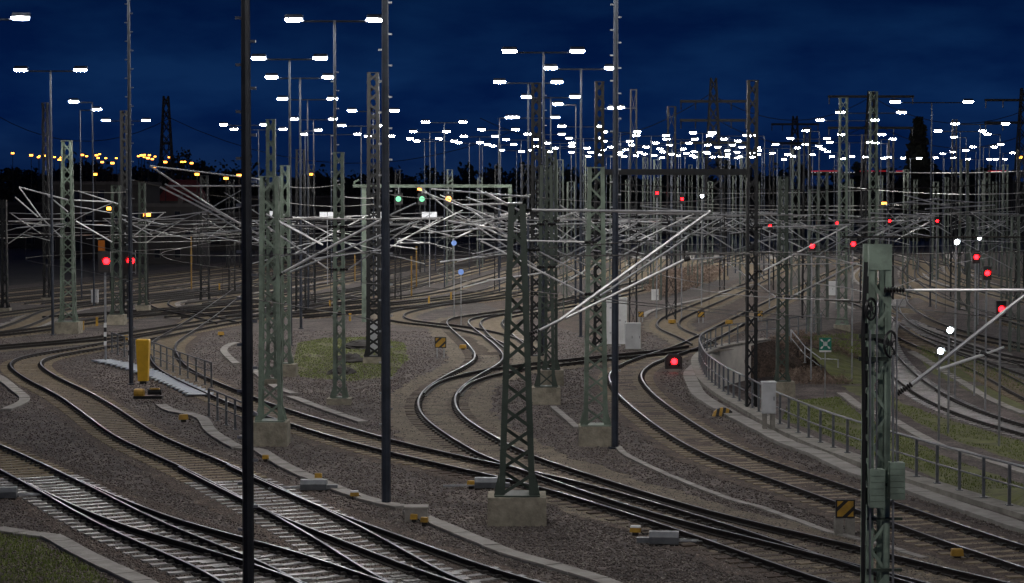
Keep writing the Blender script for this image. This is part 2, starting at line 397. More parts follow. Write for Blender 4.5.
def track(px, side, label, sl='tan', bed=None, near=110.0, group=None, z0=0.0, ext=None, bedw=3.4, slz=0.0, world=None, switch=None, smooth=24, spacing=0.62):
    """px: pixels of the left rail (side L), right rail (R) or centre line (C), nearest point first."""
    if world: w = [Vector((x, y, gz(x, y))) for x, y in world]
    else:
        w = [G(x, y, TOP) for x, y in px]; w = [Vector((p.x, p.y, p.z - TOP)) for p in w]
    pts = dense(w, 0.62, smooth)
    o = {'L': GAUGE / 2, 'R': -GAUGE / 2, 'C': 0.0}[side]
    c = offs(pts, o); ctr = [Vector((a.x, a.y, b.z)) for a, b in zip(c, pts)]
    for _ in range(4):
        A = np.array([list(v) for v in ctr]); A[1:-1] = .5 * A[1:-1] + .25 * (A[:-2] + A[2:]); ctr = [Vector(a) for a in A]
    root = thing('railway_track', label, 'railway track', (0, 0, 0), 0, group)
    keep = [p for p in ctr if p.y > 26]
    far_ = keep[0].y > 150
    rp = keep if not far_ else keep[::3] + [keep[-1]]
    z0 = z0 + 0.0017 * (len(TRACKS) % 7)
    fr = keep[0].y > 84; rail_mesh(rp, -GAUGE / 2, root, z0, fr); rail_mesh(rp, GAUGE / 2, root, z0, fr)
    if bed:
        BEDN[0] += 1; bz = .006 + .0027 * (BEDN[0] % 13)
        l = offs(keep, -bedw / 2); r = offs(keep, bedw / 2); mb = MB(); rows = []
        for a, b, p in zip(l, r, keep):
            j1, j2 = random.uniform(-.22, .22), random.uniform(-.22, .22)
            rows.append(((a.x + j1, a.y, p.z + bz), (b.x + j2, b.y, p.z + bz)))
        strip(mb, rows); mb.build('ballast_bed', bed, root)
    if sl not in SLM: SLM[sl] = sleeper_mesh({'tan': M_SLEEP_TAN, 'grey': M_SLEEP_GREY, 'brown': M_SLEEP_BROWN}[sl])
    cand = []
    acc = 0.0; last = None
    for i in range(1, len(keep) - 1):
        p = keep[i]; d = keep[i + 1] - keep[i - 1]
        if any((p.x - q[0]) ** 2 + (p.y - q[1]) ** 2 < 1.0 for q in ALLS if abs(p.y - q[1]) < 1.2 and abs(p.x - q[0]) < 1.2): continue
        cand.append((p, math.atan2(d.y, d.x) - math.pi / 2))
    ind = [c_ for c_ in cand if c_[0].y < near and in_frame(c_[0], 60, 20)][:300]
    ids = set(id(c_) for c_ in ind)
    for p, a in ind:
        s_ = sl
        if switch and switch[0] < p.y < switch[1]:
            s_ = switch[2]
            if s_ not in SLM: SLM[s_] = sleeper_mesh({'tan': M_SLEEP_TAN, 'grey': M_SLEEP_GREY, 'brown': M_SLEEP_BROWN}[s_])
        o = link('sleeper', SLM[s_], root, loc=(p.x, p.y, p.z + slz + random.uniform(-.006, .006)), rot=(random.uniform(-.02, .02), random.uniform(-.008, .008), a + random.uniform(-.012, .012)))
        for sx in (-.75, .75): link('rail_clip', CLIP, o, loc=(sx, 0, 0))
    rest = [c_ for c_ in cand if id(c_) not in ids and c_[0].y < 330 and in_frame(c_[0], 30, 10)]
    if rest:
        mb = MB()
        for p, a in rest: mb.box((p.x, p.y, p.z - .02 + slz), (2.6, .25, .13), a)
        mb.build('sleeper', {'tan': M_SLEEP_TAN, 'grey': M_SLEEP_GREY, 'brown': M_SLEEP_BROWN}[sl], root, kind='stuff')
    ALLS.extend((p.x, p.y) for p in keep[::1])
    TRACKS.append(keep); return root
# near tracks
track([(250, 605), (233, 582), (190, 563), (127.5, 537), (90, 519.5), (50, 496), (0, 469), (-40, 449), (-120, 412)], 'L',
      'track in the bottom left corner running down past the dark grass', 'tan', M_RUST, switch=(30, 61, 'grey'), slz=.012)
track([(376, 608), (318, 588.5), (301, 582), (243, 558), (200, 546.5), (160, 536.5), (125, 526), (90, 512.5), (50, 494), (22, 480)], 'L',
      'branch track with white sleepers leaving the bottom left corner track at its switch', 'grey', M_RUST, z0=.004, slz=.012)
track([(420, 597), (381, 582), (356, 563), (306, 532), (240, 496), (175, 463), (117, 437), (87, 415), (57, 394), (25, 377.5), (9, 364.5), (14, 358), (30, 354), (62, 349), (100, 342.5), (150, 333.5), (200, 324), (242, 317), (330, 300), (420, 281)], 'L',
      'track bending sharply at the left and running down past the yellow cabinet', 'tan', M_RUST, switch=(30, 60, 'grey'), near=120)
track([(600, 598), (558, 590), (511, 574.5), (468, 561), (406, 537), (338, 514.5), (296, 496), (256, 478), (225, 463.5)], 'R',
      'branch track with shiny rails and pale sleepers at the bottom centre left', 'grey', M_RUST, z0=.004)
track([(900, 603), (828, 582), (767, 561), (687, 532), (612, 508), (534, 484), (496, 476), (391, 452), (338, 438), (293, 424), (252, 411), (226, 401), (175, 378), (156, 366), (150, 356), (150, 343), (176, 327), (200, 312), (226, 294), (238, 286), (262, 275)], 'L',
      'long track behind the walkway railing that crosses the middle to the bottom right', 'tan', M_RUST, near=112, switch=(42, 63, 'brown'))
track([(980, 596), (893, 575), (828, 557), (767, 541), (687, 523), (624, 504), (574, 488), (537, 474), (512, 467), (481, 455), (451, 437), (428, 421), (417.5, 406), (423, 390), (446, 375), (468, 364), (476, 356), (470, 346), (462, 338), (450, 327), (446.5, 321), (458, 316), (512, 308.5), (600, 290), (690, 266), (760, 247)], 'L',
      'S curved track on tan ballast in the centre below the striped plate', 'brown', M_TAN, near=112, z0=.005, slz=-.01, bedw=4.4, switch=(30, 47, 'tan'))
track([(424, 393), (431, 385), (446, 377.5), (470, 372), (501, 366), (562, 359.5), (612, 354), (655, 350.5), (690, 345)], 'L',
      'cross track joining the S curve from the right behind the concrete mast footings', 'tan', M_TAN, z0=.008, slz=-.012, bedw=3.8)
track([(1075, 584), (1023, 566), (953, 544.5), (895, 523), (838, 502), (768, 477), (707, 455), (662, 429), (622, 397.5), (609.5, 380), (609.5, 372), (619.5, 364), (637, 357), (659, 350.5), (676, 345), (690, 338.5), (744, 312), (800, 285), (850, 262), (890, 244)], 'L',
      'curved track with the red dwarf signal beside it running down to the right picture edge', 'tan', M_RUST, near=110)
track([(705, 343.5), (690, 336), (671, 328), (668, 321), (680, 313.5), (722, 296), (767, 276), (810, 256), (850, 240)], 'C',
      'hairpin looking track behind the top of the grey railing', 'tan', M_TAN, z0=.006)
track([(517, 343), (500, 336), (482, 331), (462, 327), (440, 324), (410, 321.5), (396, 318), (393, 314), (404, 310), (440, 303), (500, 293), (590, 273)], 'C',
      'track looping round left of the yellow and black striped plate', 'tan', M_TAN, z0=.006)
track([(520, 349), (505, 338), (494, 327), (491, 321), (500, 316), (530, 311), (600, 298), (690, 275), (770, 250)], 'C',
      'curved track right of the S curve disappearing behind the dark green mast', 'tan', M_TAN, z0=.009)
# left approach band and ladder
track([(-40, 350), (0, 346), (50, 342), (100, 337.5), (150, 330), (200, 322), (250, 313), (330, 296), (420, 276), (490, 260)], 'C', 'track just above the left bend passing behind the yellow cabinet', 'tan', M_TAN, z0=.01)
track([(-40, 337), (0, 333), (50, 327), (92, 320), (150, 312), (242, 300), (330, 283), (420, 265)], 'C', 'track running under the left concrete mast footing', 'tan', M_TAN)
track([(-20, 332), (0, 330), (27, 321), (45, 312.5), (62, 307.5), (92, 303.5), (150, 297), (242, 286), (330, 271)], 'C', 'wavy track at the far left edge above the mast footing', 'tan', M_PALE)
track([(228, 322), (201, 315), (170, 308.5), (158.5, 302.5), (173, 297.5), (242, 291), (330, 277)], 'C', 'hairpin shaped ladder track at the left right of the two red signals', 'tan', M_PALE, z0=.005)
track([(-20, 316), (40, 308), (120, 298), (200, 289), (260, 281), (330, 268)], 'C', 'faint dark track along the back of the left yard', 'tan')
# darker oily ballast under the back yard fan
mb_ = MB(); rw = []
for y in range(150, 640, 10):
    l = -58 + .1 * (y - 164) - max(0, 200 - y) * .25 + random.uniform(-1, 1); r_ = max(l + 8, min(48 + .14 * (y - 164), -12 + (y - 150) * .75) + random.uniform(-1, 1)); rw.append(((l, y, .003), (r_, y, .003)))
strip(mb_, rw); mb_.build('oily_ground', M_DIRT, kind='structure')
# the fan of tracks in the back yard
FAN = []
ORD = 'first second third fourth fifth sixth seventh eighth ninth tenth eleventh twelfth thirteenth fourteenth fifteenth sixteenth seventeenth eighteenth nineteenth twentieth twenty-first twenty-second twenty-third twenty-fourth twenty-fifth twenty-sixth twenty-seventh twenty-eighth twenty-ninth thirtieth thirty-first thirty-second thirty-third thirty-fourth thirty-fifth thirty-sixth thirty-seventh thirty-eighth thirty-ninth fortieth'.split()
for i, o in enumerate([-31.5, -27, -22.5, -18, -13.5, -9, -4.5, 0.5, 5, 9.5, 14, 18.5, 23, 27.5, 32, 36.5, 41, 45.5, 50, 54.5, 59, 63.5, 68]):
    y0 = 172 if o < -2 else (150 if o < 20 else 232 if o < 43 else 285)
    w = [(-20 + o + .1 * (y - 164) + (max(0, 230 - y) ** 2) * (-.0009 if o < 0 else .0005) - (max(0, 208 - y) ** 2 * .0048 if 0 < o < 20 else 0), y) for y in (list(range(y0, 230, 8)) if y0 == 150 else []) + list(range(max(y0, 230) if y0 == 150 else y0, 640, 24))]
    FAN.append(w)
    track(None, 'C', '%s track from the back of the pale fan crossing the middle distance' % ORD[i], 'tan', M_PALE, bedw=1.9, group='fan of yard tracks in the middle distance', world=w, smooth=4)
for i, o in enumerate([0, 5.2, 10.4]):
    w = [(36 + o * 1.1 + .2 * (y - 215) + ((260 - y) ** 2 * .0012 if y < 260 else 0), y) for y in range(185, 560, 22)]
    w = [q for q in w if q[0] < edge_x(q[1]) - 1 or q[1] > 200]
    track(None, 'C', '%s track from the left climbing right behind the hairpin track' % ORD[i], 'tan', M_PALE, group='tracks on the right of the back yard', world=w, smooth=4)
# lower yard tracks on the right
LOW = [[(1060, 444), (1023, 432.5), (975, 419), (933, 402), (908, 387), (888, 371), (874, 355), (867, 342), (866, 330), (872, 318)],
       [(1060, 412), (1023, 397), (975, 370), (943, 356), (915, 345), (890, 333), (876, 322), (868, 312)],
       [(1060, 385), (1023, 374), (985, 360), (940, 345), (905, 331), (886, 319), (880, 306), (886, 297)],
       [(1060, 356), (1023, 347), (970, 337), (920, 323), (897, 310), (889, 298), (896, 285)],
       [(1060, 333), (1000, 319), (940, 302), (912, 288), (902, 275), (907, 262)],
       [(1060, 309), (1000, 296), (945, 280), (920, 266), (914, 255), (918, 246)],
       [(1060, 290), (1010, 280), (960, 268), (935, 257), (930, 248)]]
LL = ['nearest curved track in the lower right yard beside the grass', 'second curved track from the grass in the lower right yard', 'third curved track in the lower right yard behind the white signal lights',
      'fourth lower yard track under the bright cantilever tube', 'fifth lower yard track below the two red signals', 'sixth lower yard track curving near the far red lights', 'farthest curved track of the lower right yard']
for i, (px, lb) in enumerate(zip(LOW, LL)): track(px, 'L', lb, 'grey' if i in (0, 2) else 'tan', M_PALE if i == 0 else M_RUST, near=115, bedw=2.2)
track([(1060, 365), (1000, 356), (940, 338), (900, 322), (868, 305), (850, 300)], 'C', 'diagonal connecting track across the lower right yard', 'brown', M_PALE, z0=.006)

# ------------------------------------------------------------------ concrete cable troughs with separate lids
def trough(px, w, label, h=0.09, L=1.0, dz=0.0):
    pts = dense([G(x, y, h) for x, y in px], L, 0)
    root = thing('cable_trough', label, 'cable trough')
    for a, b in zip(pts, pts[1:]):
        d = b - a; m = (a + b) / 2; m.z -= h / 2 - random.uniform(-.012, .012) - dz
        if not in_frame(m, 60, 40): continue
        key = (round(w, 2), round(d.length, 2), h)
        me = LIDS.get(key)
        if me is None:
            q = MB(); q.box((0, 0, -.02), (w - .03, d.length - .004, h - .04)); q.box((0, 0, h / 2 - .02), (w, d.length - .022, .04), 0, .985)
            me = LIDS[key] = q.mesh('trough_lid', M_SLAB)
        link('trough_lid', me, root, loc=m, rot=(0, 0, math.atan2(d.y, d.x) - math.pi / 2 + random.uniform(-.012, .012)))
    return root
LIDS = {}
trough([(620, 586), (612, 582), (560, 566), (511, 552), (470, 536), (426, 517), (406, 508)], .45, 'long cable trough of concrete lids at the bottom centre below the dark green mast')
trough([(402, 506), (363, 497), (316, 479), (281, 463), (256, 447), (242, 448.5), (212, 431), (200, 416), (172, 410), (158, 402)], .45, 'cable trough running up from the blue pole to the yellow cabinet')
trough([(170, 596), (147, 583), (117, 569), (87, 554.5), (66, 543), (47, 533.5), (27, 532), (0, 528), (-30, 524)], .5, 'cable trough beside the grass in the bottom left corner')
trough([(6, 409), (22, 402), (24, 396), (14, 388), (0, 377), (-20, 366)], .45, 'short zigzag cable trough at the left edge')
trough([(363, 421), (331, 410.5), (310, 403), (288, 395)], .4, 'middle cable trough in front of the grass patch')
trough([(294, 393), (276, 386.5), (258, 373), (248, 366)], .4, 'cable trough passing behind the large green mast on the left')
trough([(236, 363), (224, 351), (228, 345), (240, 341)], .4, 'short curved trough left of the grass patch')
trough([(925, 557), (895, 548), (870, 541), (840, 533.5), (823, 529), (768, 509), (727, 497), (687, 482), (650, 466), (626, 454), (617, 445)], .22, 'narrow cable trough from the pale foundation down to the striped plate', h=.06)
trough([(577, 427), (565, 416), (553, 406)], .26, 'short trough between the two concrete mast footings')
trough([(1030, 473), (990, 460), (958, 449.5), (943, 446.5), (915, 432), (888, 417), (862, 407), (848, 397), (839, 391)], .5, 'pale cable trough across the lower yard grass')
trough([(1025, 413), (1000, 403), (983, 394.5), (968, 385), (953, 376), (933, 364), (920, 356), (908, 349)], .5, 'pale trough between two lower yard tracks')
trough([(735, 294), (700, 299), (670, 306), (650, 311), (642, 317)], .5, 'pale trough in the far brown scrub')
# strip of kerb slabs along the railing
trough([(1040, 531), (1018, 524), (968, 507.5), (908, 487), (855, 470), (818, 453), (788, 442), (762, 429), (732, 413.5), (702, 396), (693, 383), (690, 372), (700, 362)], .62, 'curved kerb of concrete slabs in front of the grey railing', h=.12, L=.9)

# ------------------------------------------------------------------ ballast stones and grass
def scatter_stones(n, ylo, yhi, name, m, smin, smax, zc=0.0, rng=RNG):
    t = rng.random(n); y = 1 / (1 / ylo + t * (1 / yhi - 1 / ylo)); x = (rng.random(n) - .5) * y * (1100 / F)
    ok = np.array([a < edge_x(b) - .7 for a, b in zip(x, y)]); x, y = x[ok], y[ok]; n = len(x)
    s = rng.uniform(smin, smax, n)
    base = np.array([(1, 0, 0), (0, 1, 0), (-1, 0, 0), (0, -1, 0), (0, 0, 1.0), (0, 0, -.6)])
    V = base[None] * s[:, None, None] * rng.uniform(.5, 1.15, (n, 6, 3))
    a = rng.random(n) * 6.28; c, s_ = np.cos(a), np.sin(a)
    X = V[..., 0] * c[:, None] - V[..., 1] * s_[:, None] + x[:, None]; Y = V[..., 0] * s_[:, None] + V[..., 1] * c[:, None] + y[:, None]
    Z_ = V[..., 2] * .8 + zc + .012
    V = np.stack([X, Y, Z_], -1).reshape(-1, 3)
    f = np.array([(0, 1, 4), (1, 2, 4), (2, 3, 4), (3, 0, 4), (1, 0, 5), (2, 1, 5), (3, 2, 5), (0, 3, 5)])
    Fq = (f[None] + (np.arange(n) * 6)[:, None, None]).reshape(-1, 3)
    return link(name, np_mesh(name, V, Fq, m), kind='stuff')
M_STONE = mat('ballast stone', (0.2, 0.166, 0.148), (0.03, 0.025, 0.022), 0.95, scale=7, detail=3, spread=(.3, .7))
scatter_stones(70000, 40, 84, 'gravel', M_STONE, .028, .055)
M_PEB = mat('pale ballast stone', (0.3, 0.27, 0.24), (0.15, 0.13, 0.115), 0.95, scale=9, detail=2)
scatter_stones(14000, 40, 95, 'gravel', M_PEB, .025, .05)
scatter_stones(42000, 84, 135, 'gravel', M_STONE, .035, .065)
def inside(px, poly):
    c = False; n = len(poly)
    for i in range(n):
        (x1, y1), (x2, y2) = poly[i], poly[(i + 1) % n]
        if (y1 > px[1]) != (y2 > px[1]) and px[0] < (x2 - x1) * (px[1] - y1) / (y2 - y1) + x1: c = not c
    return c
def grass(px, per_m2, hgt, label=None):
    w = [G(x, y) for x, y in px]; xs = [p.x for p in w]; ys = [p.y for p in w]; poly = [(p.x, p.y) for p in w]
    A = (max(xs) - min(xs)) * (max(ys) - min(ys)); n = int(min(60000, A * per_m2)); V = []; Fq = []
    zz = w[0].z
    for _ in range(n):
        x = random.uniform(min(xs), max(xs)); y = random.uniform(min(ys), max(ys))
        if not inside((x, y), poly) or not in_frame((x, y, 0), 20, 20): continue
        if math.sin(x * 1.3) * math.sin(y * .7 + x) > .62: continue
        z = zz if zz < -.5 else 0.0
        h = hgt * random.uniform(.35, 1.2); a = random.uniform(0, 6.28); l = random.uniform(-.5, .5) * h; t = random.uniform(.012, .03)
        k = len(V); V += [(x - math.cos(a) * t, y - math.sin(a) * t, z), (x + math.cos(a) * t, y + math.sin(a) * t, z), (x + l * math.cos(a + 1), y + l * math.sin(a + 1), z + h)]
        Fq.append((k, k + 1, k + 2))
    if Fq: link('grass', np_mesh('grass', V, Fq, M_GRASS), kind='stuff')
for k, px in TURF.items(): grass(px, {'a': 190, 'b': 90, 'c': 70, 'd': 45, 'e': 26, 'f': 40}[k], {'a': .1, 'b': .07}.get(k, .1))

# ------------------------------------------------------------------ railings
def railing(name, pts, label, h=1.1, step=2.0, mids=(.55,), m=M_RAILING, base=.14, r=.03, cat='railing'):
    root = thing(name, label, cat)
    posts = dense(pts, step, 0)
    if (posts[-1] - pts[-1]).length > .3: posts.append(pts[-1])
    pm = MB(); pm.box((0, 0, h / 2), (.08, .06, h)); pm.box((0, 0, .012), (.18, .18, .024)); pm = pm.mesh('post', m)
    for p in posts: link('post', pm, root, loc=(p.x, p.y, p.z + base))
    MB().tube([(p.x, p.y, p.z + base + h) for p in posts], r * 1.25, 6).build('handrail', m, root)
    for z in mids: MB().tube([(p.x, p.y, p.z + base + h * z) for p in posts], r * .9, 6).build('mid_rail', m, root)
    return root
rl = offs(ew, -.12); rl = [Vector((p.x, p.y, 0)) for p in rl if p.y > 30] + [Vector((17.4, 127.5, 0)), Vector((20, 132.5, 0))]
railing('railing', rl, 'long curved grey railing along the edge above the lower yard', mids=(.5,), step=1.5, h=1.12)
railing('railing', [P(111, 337, 122), P(126, 341, 119) , P(153, 342.5, 109), P(183, 352, 102), P(213, 367, 92.5)][::-1] and [Vector((p.x, p.y, .02)) for p in (G(112, 353), G(126, 358), G(152, 364), G(180, 376), G(211.5, 388))],
        'grey railing beside the pale walkway next to the yellow cabinet', base=.02, mids=(.33, .66), step=1.9, r=.026)
railing('railing', [Vector((p.x, p.y, .0)) for p in (G(209, 417), G(226, 425), G(246, 435))], 'short grey railing at the foot of the pale walkway left of the black pole', base=0, mids=(.5,), step=1.6, r=.026)
railing('railing', [Vector((p.x, p.y, gz(p.x, p.y))) for p in (P(791, 352, 126.5), P(815, 366, 125), P(838, 383, 123.5))], 'pale stair handrail descending the brush covered bank', base=.0, mids=(.5,), step=1.5, m=M_GALV, h=1.0, r=.026)
# walkway deck of separate gratings
dk = thing('walkway', 'pale blue grey walkway of metal gratings with a railing beside the yellow cabinet', 'walkway')
ctr = dense([G(101, 362), G(125, 367), G(150, 375), G(178, 386), G(203, 398)], 1.0, 1)
for a, b in zip(ctr, ctr[1:]):
    d = b - a; q = MB(); L = d.length - .03
    q.bar((-.5, -L / 2, 0), (-.5, L / 2, 0), .05, .08); q.bar((.5, -L / 2, 0), (.5, L / 2, 0), .05, .08)
    for k in range(11): y = -L / 2 + L * (k + .5) / 11; q.bar((-.475, y, .02), (.475, y, .02), .082, .03)
    q.build('grating', M_DECK, dk).location = ((a + b) / 2 + Vector((0, 0, .1)))
    dk.children[-1].rotation_euler = (0, 0, math.atan2(d.y, d.x) - math.pi / 2)
    for s in (-.5, .5):
        n = Vector((d.y, -d.x, 0)).normalized() * s; MB().box((a.x + n.x, a.y + n.y, .035), (.09, .09, .07)).build('support', M_RAILING, dk)
# ------------------------------------------------------------------ lattice masts
def world_part(mb, name, m, root, **k):
    o = mb.build(name, m, root, **k); o.location = -root.location; return o
def lattice(root, wb, wt, z0, h, m, detail=True, leg=.085, br=.05, depth=.8, panel=.62):
    cs = [(-1, -1), (1, -1), (1, 1), (-1, 1)]
    def corner(k, t):
        w = wb + (wt - wb) * t; return Vector((cs[k][0] * w / 2, cs[k][1] * w / 2 * depth, z0 + h * t))
    for k in range(4):
        q = MB(); a, b = corner(k, 0), corner(k, 1); sx, sy = -cs[k][0], -cs[k][1]
        q.bar(a + Vector((sx * leg / 2, 0, 0)), b + Vector((sx * leg / 2, 0, 0)), leg, .02, up=(0, 1, 0)) if False else None
        # an angle section: two flat legs meeting at the corner, one connected outline
        t = .016
        prof = [(0, 0), (sx * leg, 0), (sx * leg, sy * t), (sx * t, sy * t), (sx * t, sy * leg), (0, sy * leg)]
        vs = [(a.x + u, a.y + v, a.z) for u, v in prof] + [(b.x + u, b.y + v, b.z) for u, v in prof]
        q.add(vs, [(0, 1, 2, 3, 4, 5), (6, 7, 8, 9, 10, 11)] + [(i, (i + 1) % 6, 6 + (i + 1) % 6, 6 + i) for i in range(6)])
        q.build('leg', m, root)
    n = max(4, int(round(h / panel))); tot = MB()
    for f in range(4):
        k0, k1 = f, (f + 1) % 4
        for i in range(n):
            a, b = (corner(k0, i / n), corner(k1, (i + 1) / n)) if (i + f) % 2 == 0 else (corner(k1, i / n), corner(k0, (i + 1) / n))
            if detail:
                q = MB(); q.bar(a, b, br, .014, up=(0, 1, 0) if f % 2 == 0 else (1, 0, 0)); q.build('brace', m, root)
            else: tot.bar(a, b, br * 1.15, .03)
    if not detail: tot.build('lattice', m, root, kind='stuff')
    top = MB(); top.box((0, 0, z0 + h + .012), (wt + .04, wt * depth + .04, .03)); top.build('cap_plate', m, root)
MASTS = {}
def mast(key, px, fy, ty, fw, fh, wb, wt, m, label, detail=True, panel=.62, depth=.85, leg=.12, br=.075, feet=True, low=False):
    """px: pixel column; fy: foot of the foundation in the picture; ty: top; sizes in metres."""
    g = G(px, fy); front = g.y
    loc = Vector((P(px, fy, front + fw / 2).x, front + fw / 2, 0)); loc.z = gz(loc.x, loc.y)
    top = P(px, ty, loc.y).z
    r = thing('catenary_mast', label, 'catenary mast', loc); MASTS[key] = r
    if fh > 0:
        q = MB(); q.box((0, 0, fh / 2 - .15), (fw, fw * .9, fh + .3), 0, .985); q.build('foundation', M_FOUND, r)
        q = MB(); q.box((0, 0, fh + .02), (wb * 1.25, wb * 1.15, .04)); q.build('base_plate', m, r)
    z0 = max(fh, 0) + .02
    lattice(r, wb, wt, z0, top - loc.z - z0, m, detail, leg, br, depth, panel)
    if feet and detail:
        for sx in (-1, 1):
            for sy in (-1, 1):
                q = MB(); x, y = sx * wb / 2, sy * wb / 2 * depth
                q.add([(x, y, z0 + .5), (x + sx * .13, y, z0), (x - sx * .02, y, z0), (x, y + .02, z0 + .5), (x + sx * .13, y + .02, z0), (x - sx * .02, y + .02, z0)],
                      [(0, 1, 2), (3, 5, 4), (0, 3, 4, 1), (1, 4, 5, 2), (2, 5, 3, 0)]); q.build('foot_gusset', m, r)
    return r
mast('dark', 517, 527, 205, 1.5, .72, .92, .42, M_DKGREEN, 'dark green lattice mast on a big concrete block in the centre foreground', panel=.55, br=.085, leg=.15)
mast('mid', 595.5, 447, 168, 1.15, .68, .8, .56, M_GREEN, 'sage green lattice mast on a concrete block right of centre beside a thin pole', panel=.6, br=.07, leg=.13)
mast('left', 271, 447, 177, 1.22, .82, .78, .62, M_GREEN, 'stout green lattice mast on a concrete block just right of the black pole', panel=.62, br=.068, leg=.12)
mast('second', 286, 377, 166, 1.05, .6, .48, .42, M_GREEN, 'thin green mast on a concrete block behind the stout left mast', panel=.7)
mast('tallleft', 272, 386, 120, .9, .3, .46, .4, M_GREEN, 'tall pale green mast rising behind the stout left mast', panel=.7)
mast('field', 339.5, 405, 153, 1.0, .25, .5, .42, M_GREEN, 'green ladder like mast standing before the small grass patch', panel=.55)
mast('tower', 374, 364, 73, 1.1, .35, .78, .6, M_DARKMAST, 'very tall dark lattice mast close left of the long blue pole', panel=.5, leg=.17, br=.11)
mast('twin', 546, 405, 166, 1.2, .7, .72, .5, M_DKGREEN, 'dark lattice mast on a concrete block between the dark green and sage masts', panel=.6, br=.06)
mast('twinback', 551, 386, 150, 1.15, .7, .6, .5, M_DKGREEN, 'lattice mast on the rear one of two concrete blocks left of the sage mast', panel=.8)
mast('talldark', 536, 362, 84, .9, .3, .6, .5, M_DARKMAST, 'tall dark lattice mast behind the centre foreground mast', panel=.6, leg=.15, br=.1)
mast('backsage', 599, 352, 82, .9, .3, .62, .5, M_DARKMAST, 'tall dark lattice mast rising above the sage green mast', panel=.6, leg=.15, br=.1)
mast('railing', 751, 411, 81, .8, .05, .46, .42, M_DARKMAST, 'tall dark lattice mast standing at the curved railing', panel=.62, leg=.1, br=.07, feet=False)
mast('bank', 782, 397, 177, 1.3, .8, .66, .5, M_DKGREEN, 'lattice mast on a concrete block at the brush bank beside the green sign', panel=.65)
mast('leftfoot', 68.5, 334, 141, 1.6, .75, .95, .62, M_GREEN, 'pale green tapered mast on a wide concrete block in the left yard', panel=.75, leg=.12, br=.085)
mast('leftback', 117, 325, 186, 1.2, .7, .7, .6, M_DKGREEN, 'lattice mast on a concrete block beside the left red signal', panel=.8, leg=.1, br=.07)
mast('leftdark', 126, 322, 111, .8, .2, .62, .55, M_DARKMAST, 'tall dark mast above the two red signals at the left', panel=.6, leg=.18, br=.12)
mast('leftthird', 143, 312, 183, 1.1, .5, .6, .5, M_DKGREEN, 'small mast on a concrete block right of the two red signals', panel=.9, leg=.1, br=.07)
mast('edge', 5, 312, 200, .9, .3, .5, .42, M_DARKMAST, 'ladder like mast at the far left edge of the picture', panel=.8)
mast('leftsil', 47, 300, 103, .9, .2, .6, .5, M_DARKMAST, 'tall dark silhouetted mast behind the leftmost lamp pole', panel=1.1, leg=.13, br=.09, detail=False)
mast('litright', 842, 330, 98, 1.0, .3, .62, .55, M_GREEN, 'tall silvery lattice mast left of the big foreground mast', panel=.8, leg=.1, br=.07)
mast('litright2', 872, 325, 92, 1.0, .3, .62, .55, M_GREEN, 'tall lit lattice mast rising straight above the big foreground mast', panel=.8, leg=.1, br=.07)
# foreground mast at the right with tensioning gear
rt = thing('catenary_mast', 'big foreground lattice mast at the right with tension wheels and green weights', 'catenary mast', (P(876, 400, 36).x, 36.0, 0)); MASTS['right'] = rt
ztop = P(876, 243, 36).z
q = MB(); q.box((0, .0, .2), (1.3, 1.2, .9)); q.build('foundation', M_FOUND, rt)
for sx in (-1, 1):
    for sy in (-1, 1):
        q = MB(); x, y = sx * .2, sy * .26; t = .02; s = -sx; prof = [(0, -.06), (s * .12, -.06), (s * .12, -.04), (s * t, -.04), (s * t, .04), (s * .12, .04), (s * .12, .06), (0, .06)]
        if sy < 0: prof = [(u, v - .0) for u, v in prof]
        vs = [(x + u, y + v, .64) for u, v in prof] + [(x + u * .9, y + v, ztop - .02) for u, v in prof]
        q.add(vs, [tuple(range(8)), tuple(range(8, 16))] + [(i, (i + 1) % 8, 8 + (i + 1) % 8, 8 + i) for i in range(8)]); q.build('leg', M_FRONT, rt)
n = 13
for f in range(4):
    for i in range(n):
        za, zb = .7 + (ztop - 1.35) * i / n, .7 + (ztop - 1.35) * (i + 1) / n; s = 1 if (i + f) % 2 else -1
        if f < 2: y = -.325 if f == 0 else .325; a, b = (-.17 * s, y, za), (.17 * s, y, zb); u = (0, 1, 0)
        else: x = -.205 if f == 2 else .205; a, b = (x, -.26 * s, za), (x, .26 * s, zb); u = (1, 0, 0)
        q = MB(); q.bar(a, b, .055, .012, up=u); q.build('brace', M_FRONT, rt)
q = MB(); q.box((0, -.335, ztop - .24), (.4, .016, .45)); hp = q.build('head_plate', M_FRONT, rt)
for x, z in ((-.02, -.14), (.03, -.14), (-.02, -.24), (.13, -.05), (.13, -.3), (-.13, -.05)):
    MB().lathe([(.018, -.342), (.018, -.336)], (x, 0, ztop + z), 8, 'y').build('bolt', M_BLACK, hp)
def wx(px, py, y=35.4): p = P(px, py, y); return (p.x - rt.location.x, p.y - 36.0, p.z)
for (px, py, R) in ((871, 309, .2), (890.5, 344, .24)):
    c = wx(px, py); q = MB(); q.ring(c, R * .92, .024); q.v = [(c[0] + (x - c[0]) * .62 - (y - c[1]) * .78, c[1] + (x - c[0]) * .78 + (y - c[1]) * .62, z) for x, y, z in q.v]; w_ = q.build('tension_wheel', M_BLACK, rt)
    for k in range(6):
        a = k * math.pi / 3 + .3; MB().bar(c, (c[0] + math.cos(a) * R * .57, c[1] + math.cos(a) * R * .72, c[2] + math.sin(a) * R * .92), .016).build('spoke', M_BLACK, w_)
    MB().lathe([(.04, -.05), (.04, .05)], c, 10, 'y').build('hub', M_BLACK, w_)
    MB().bar((c[0], c[1], c[2]), (-.15, -.2, c[2] + .1), .07).build('wheel_arm', M_BLACK, rt)
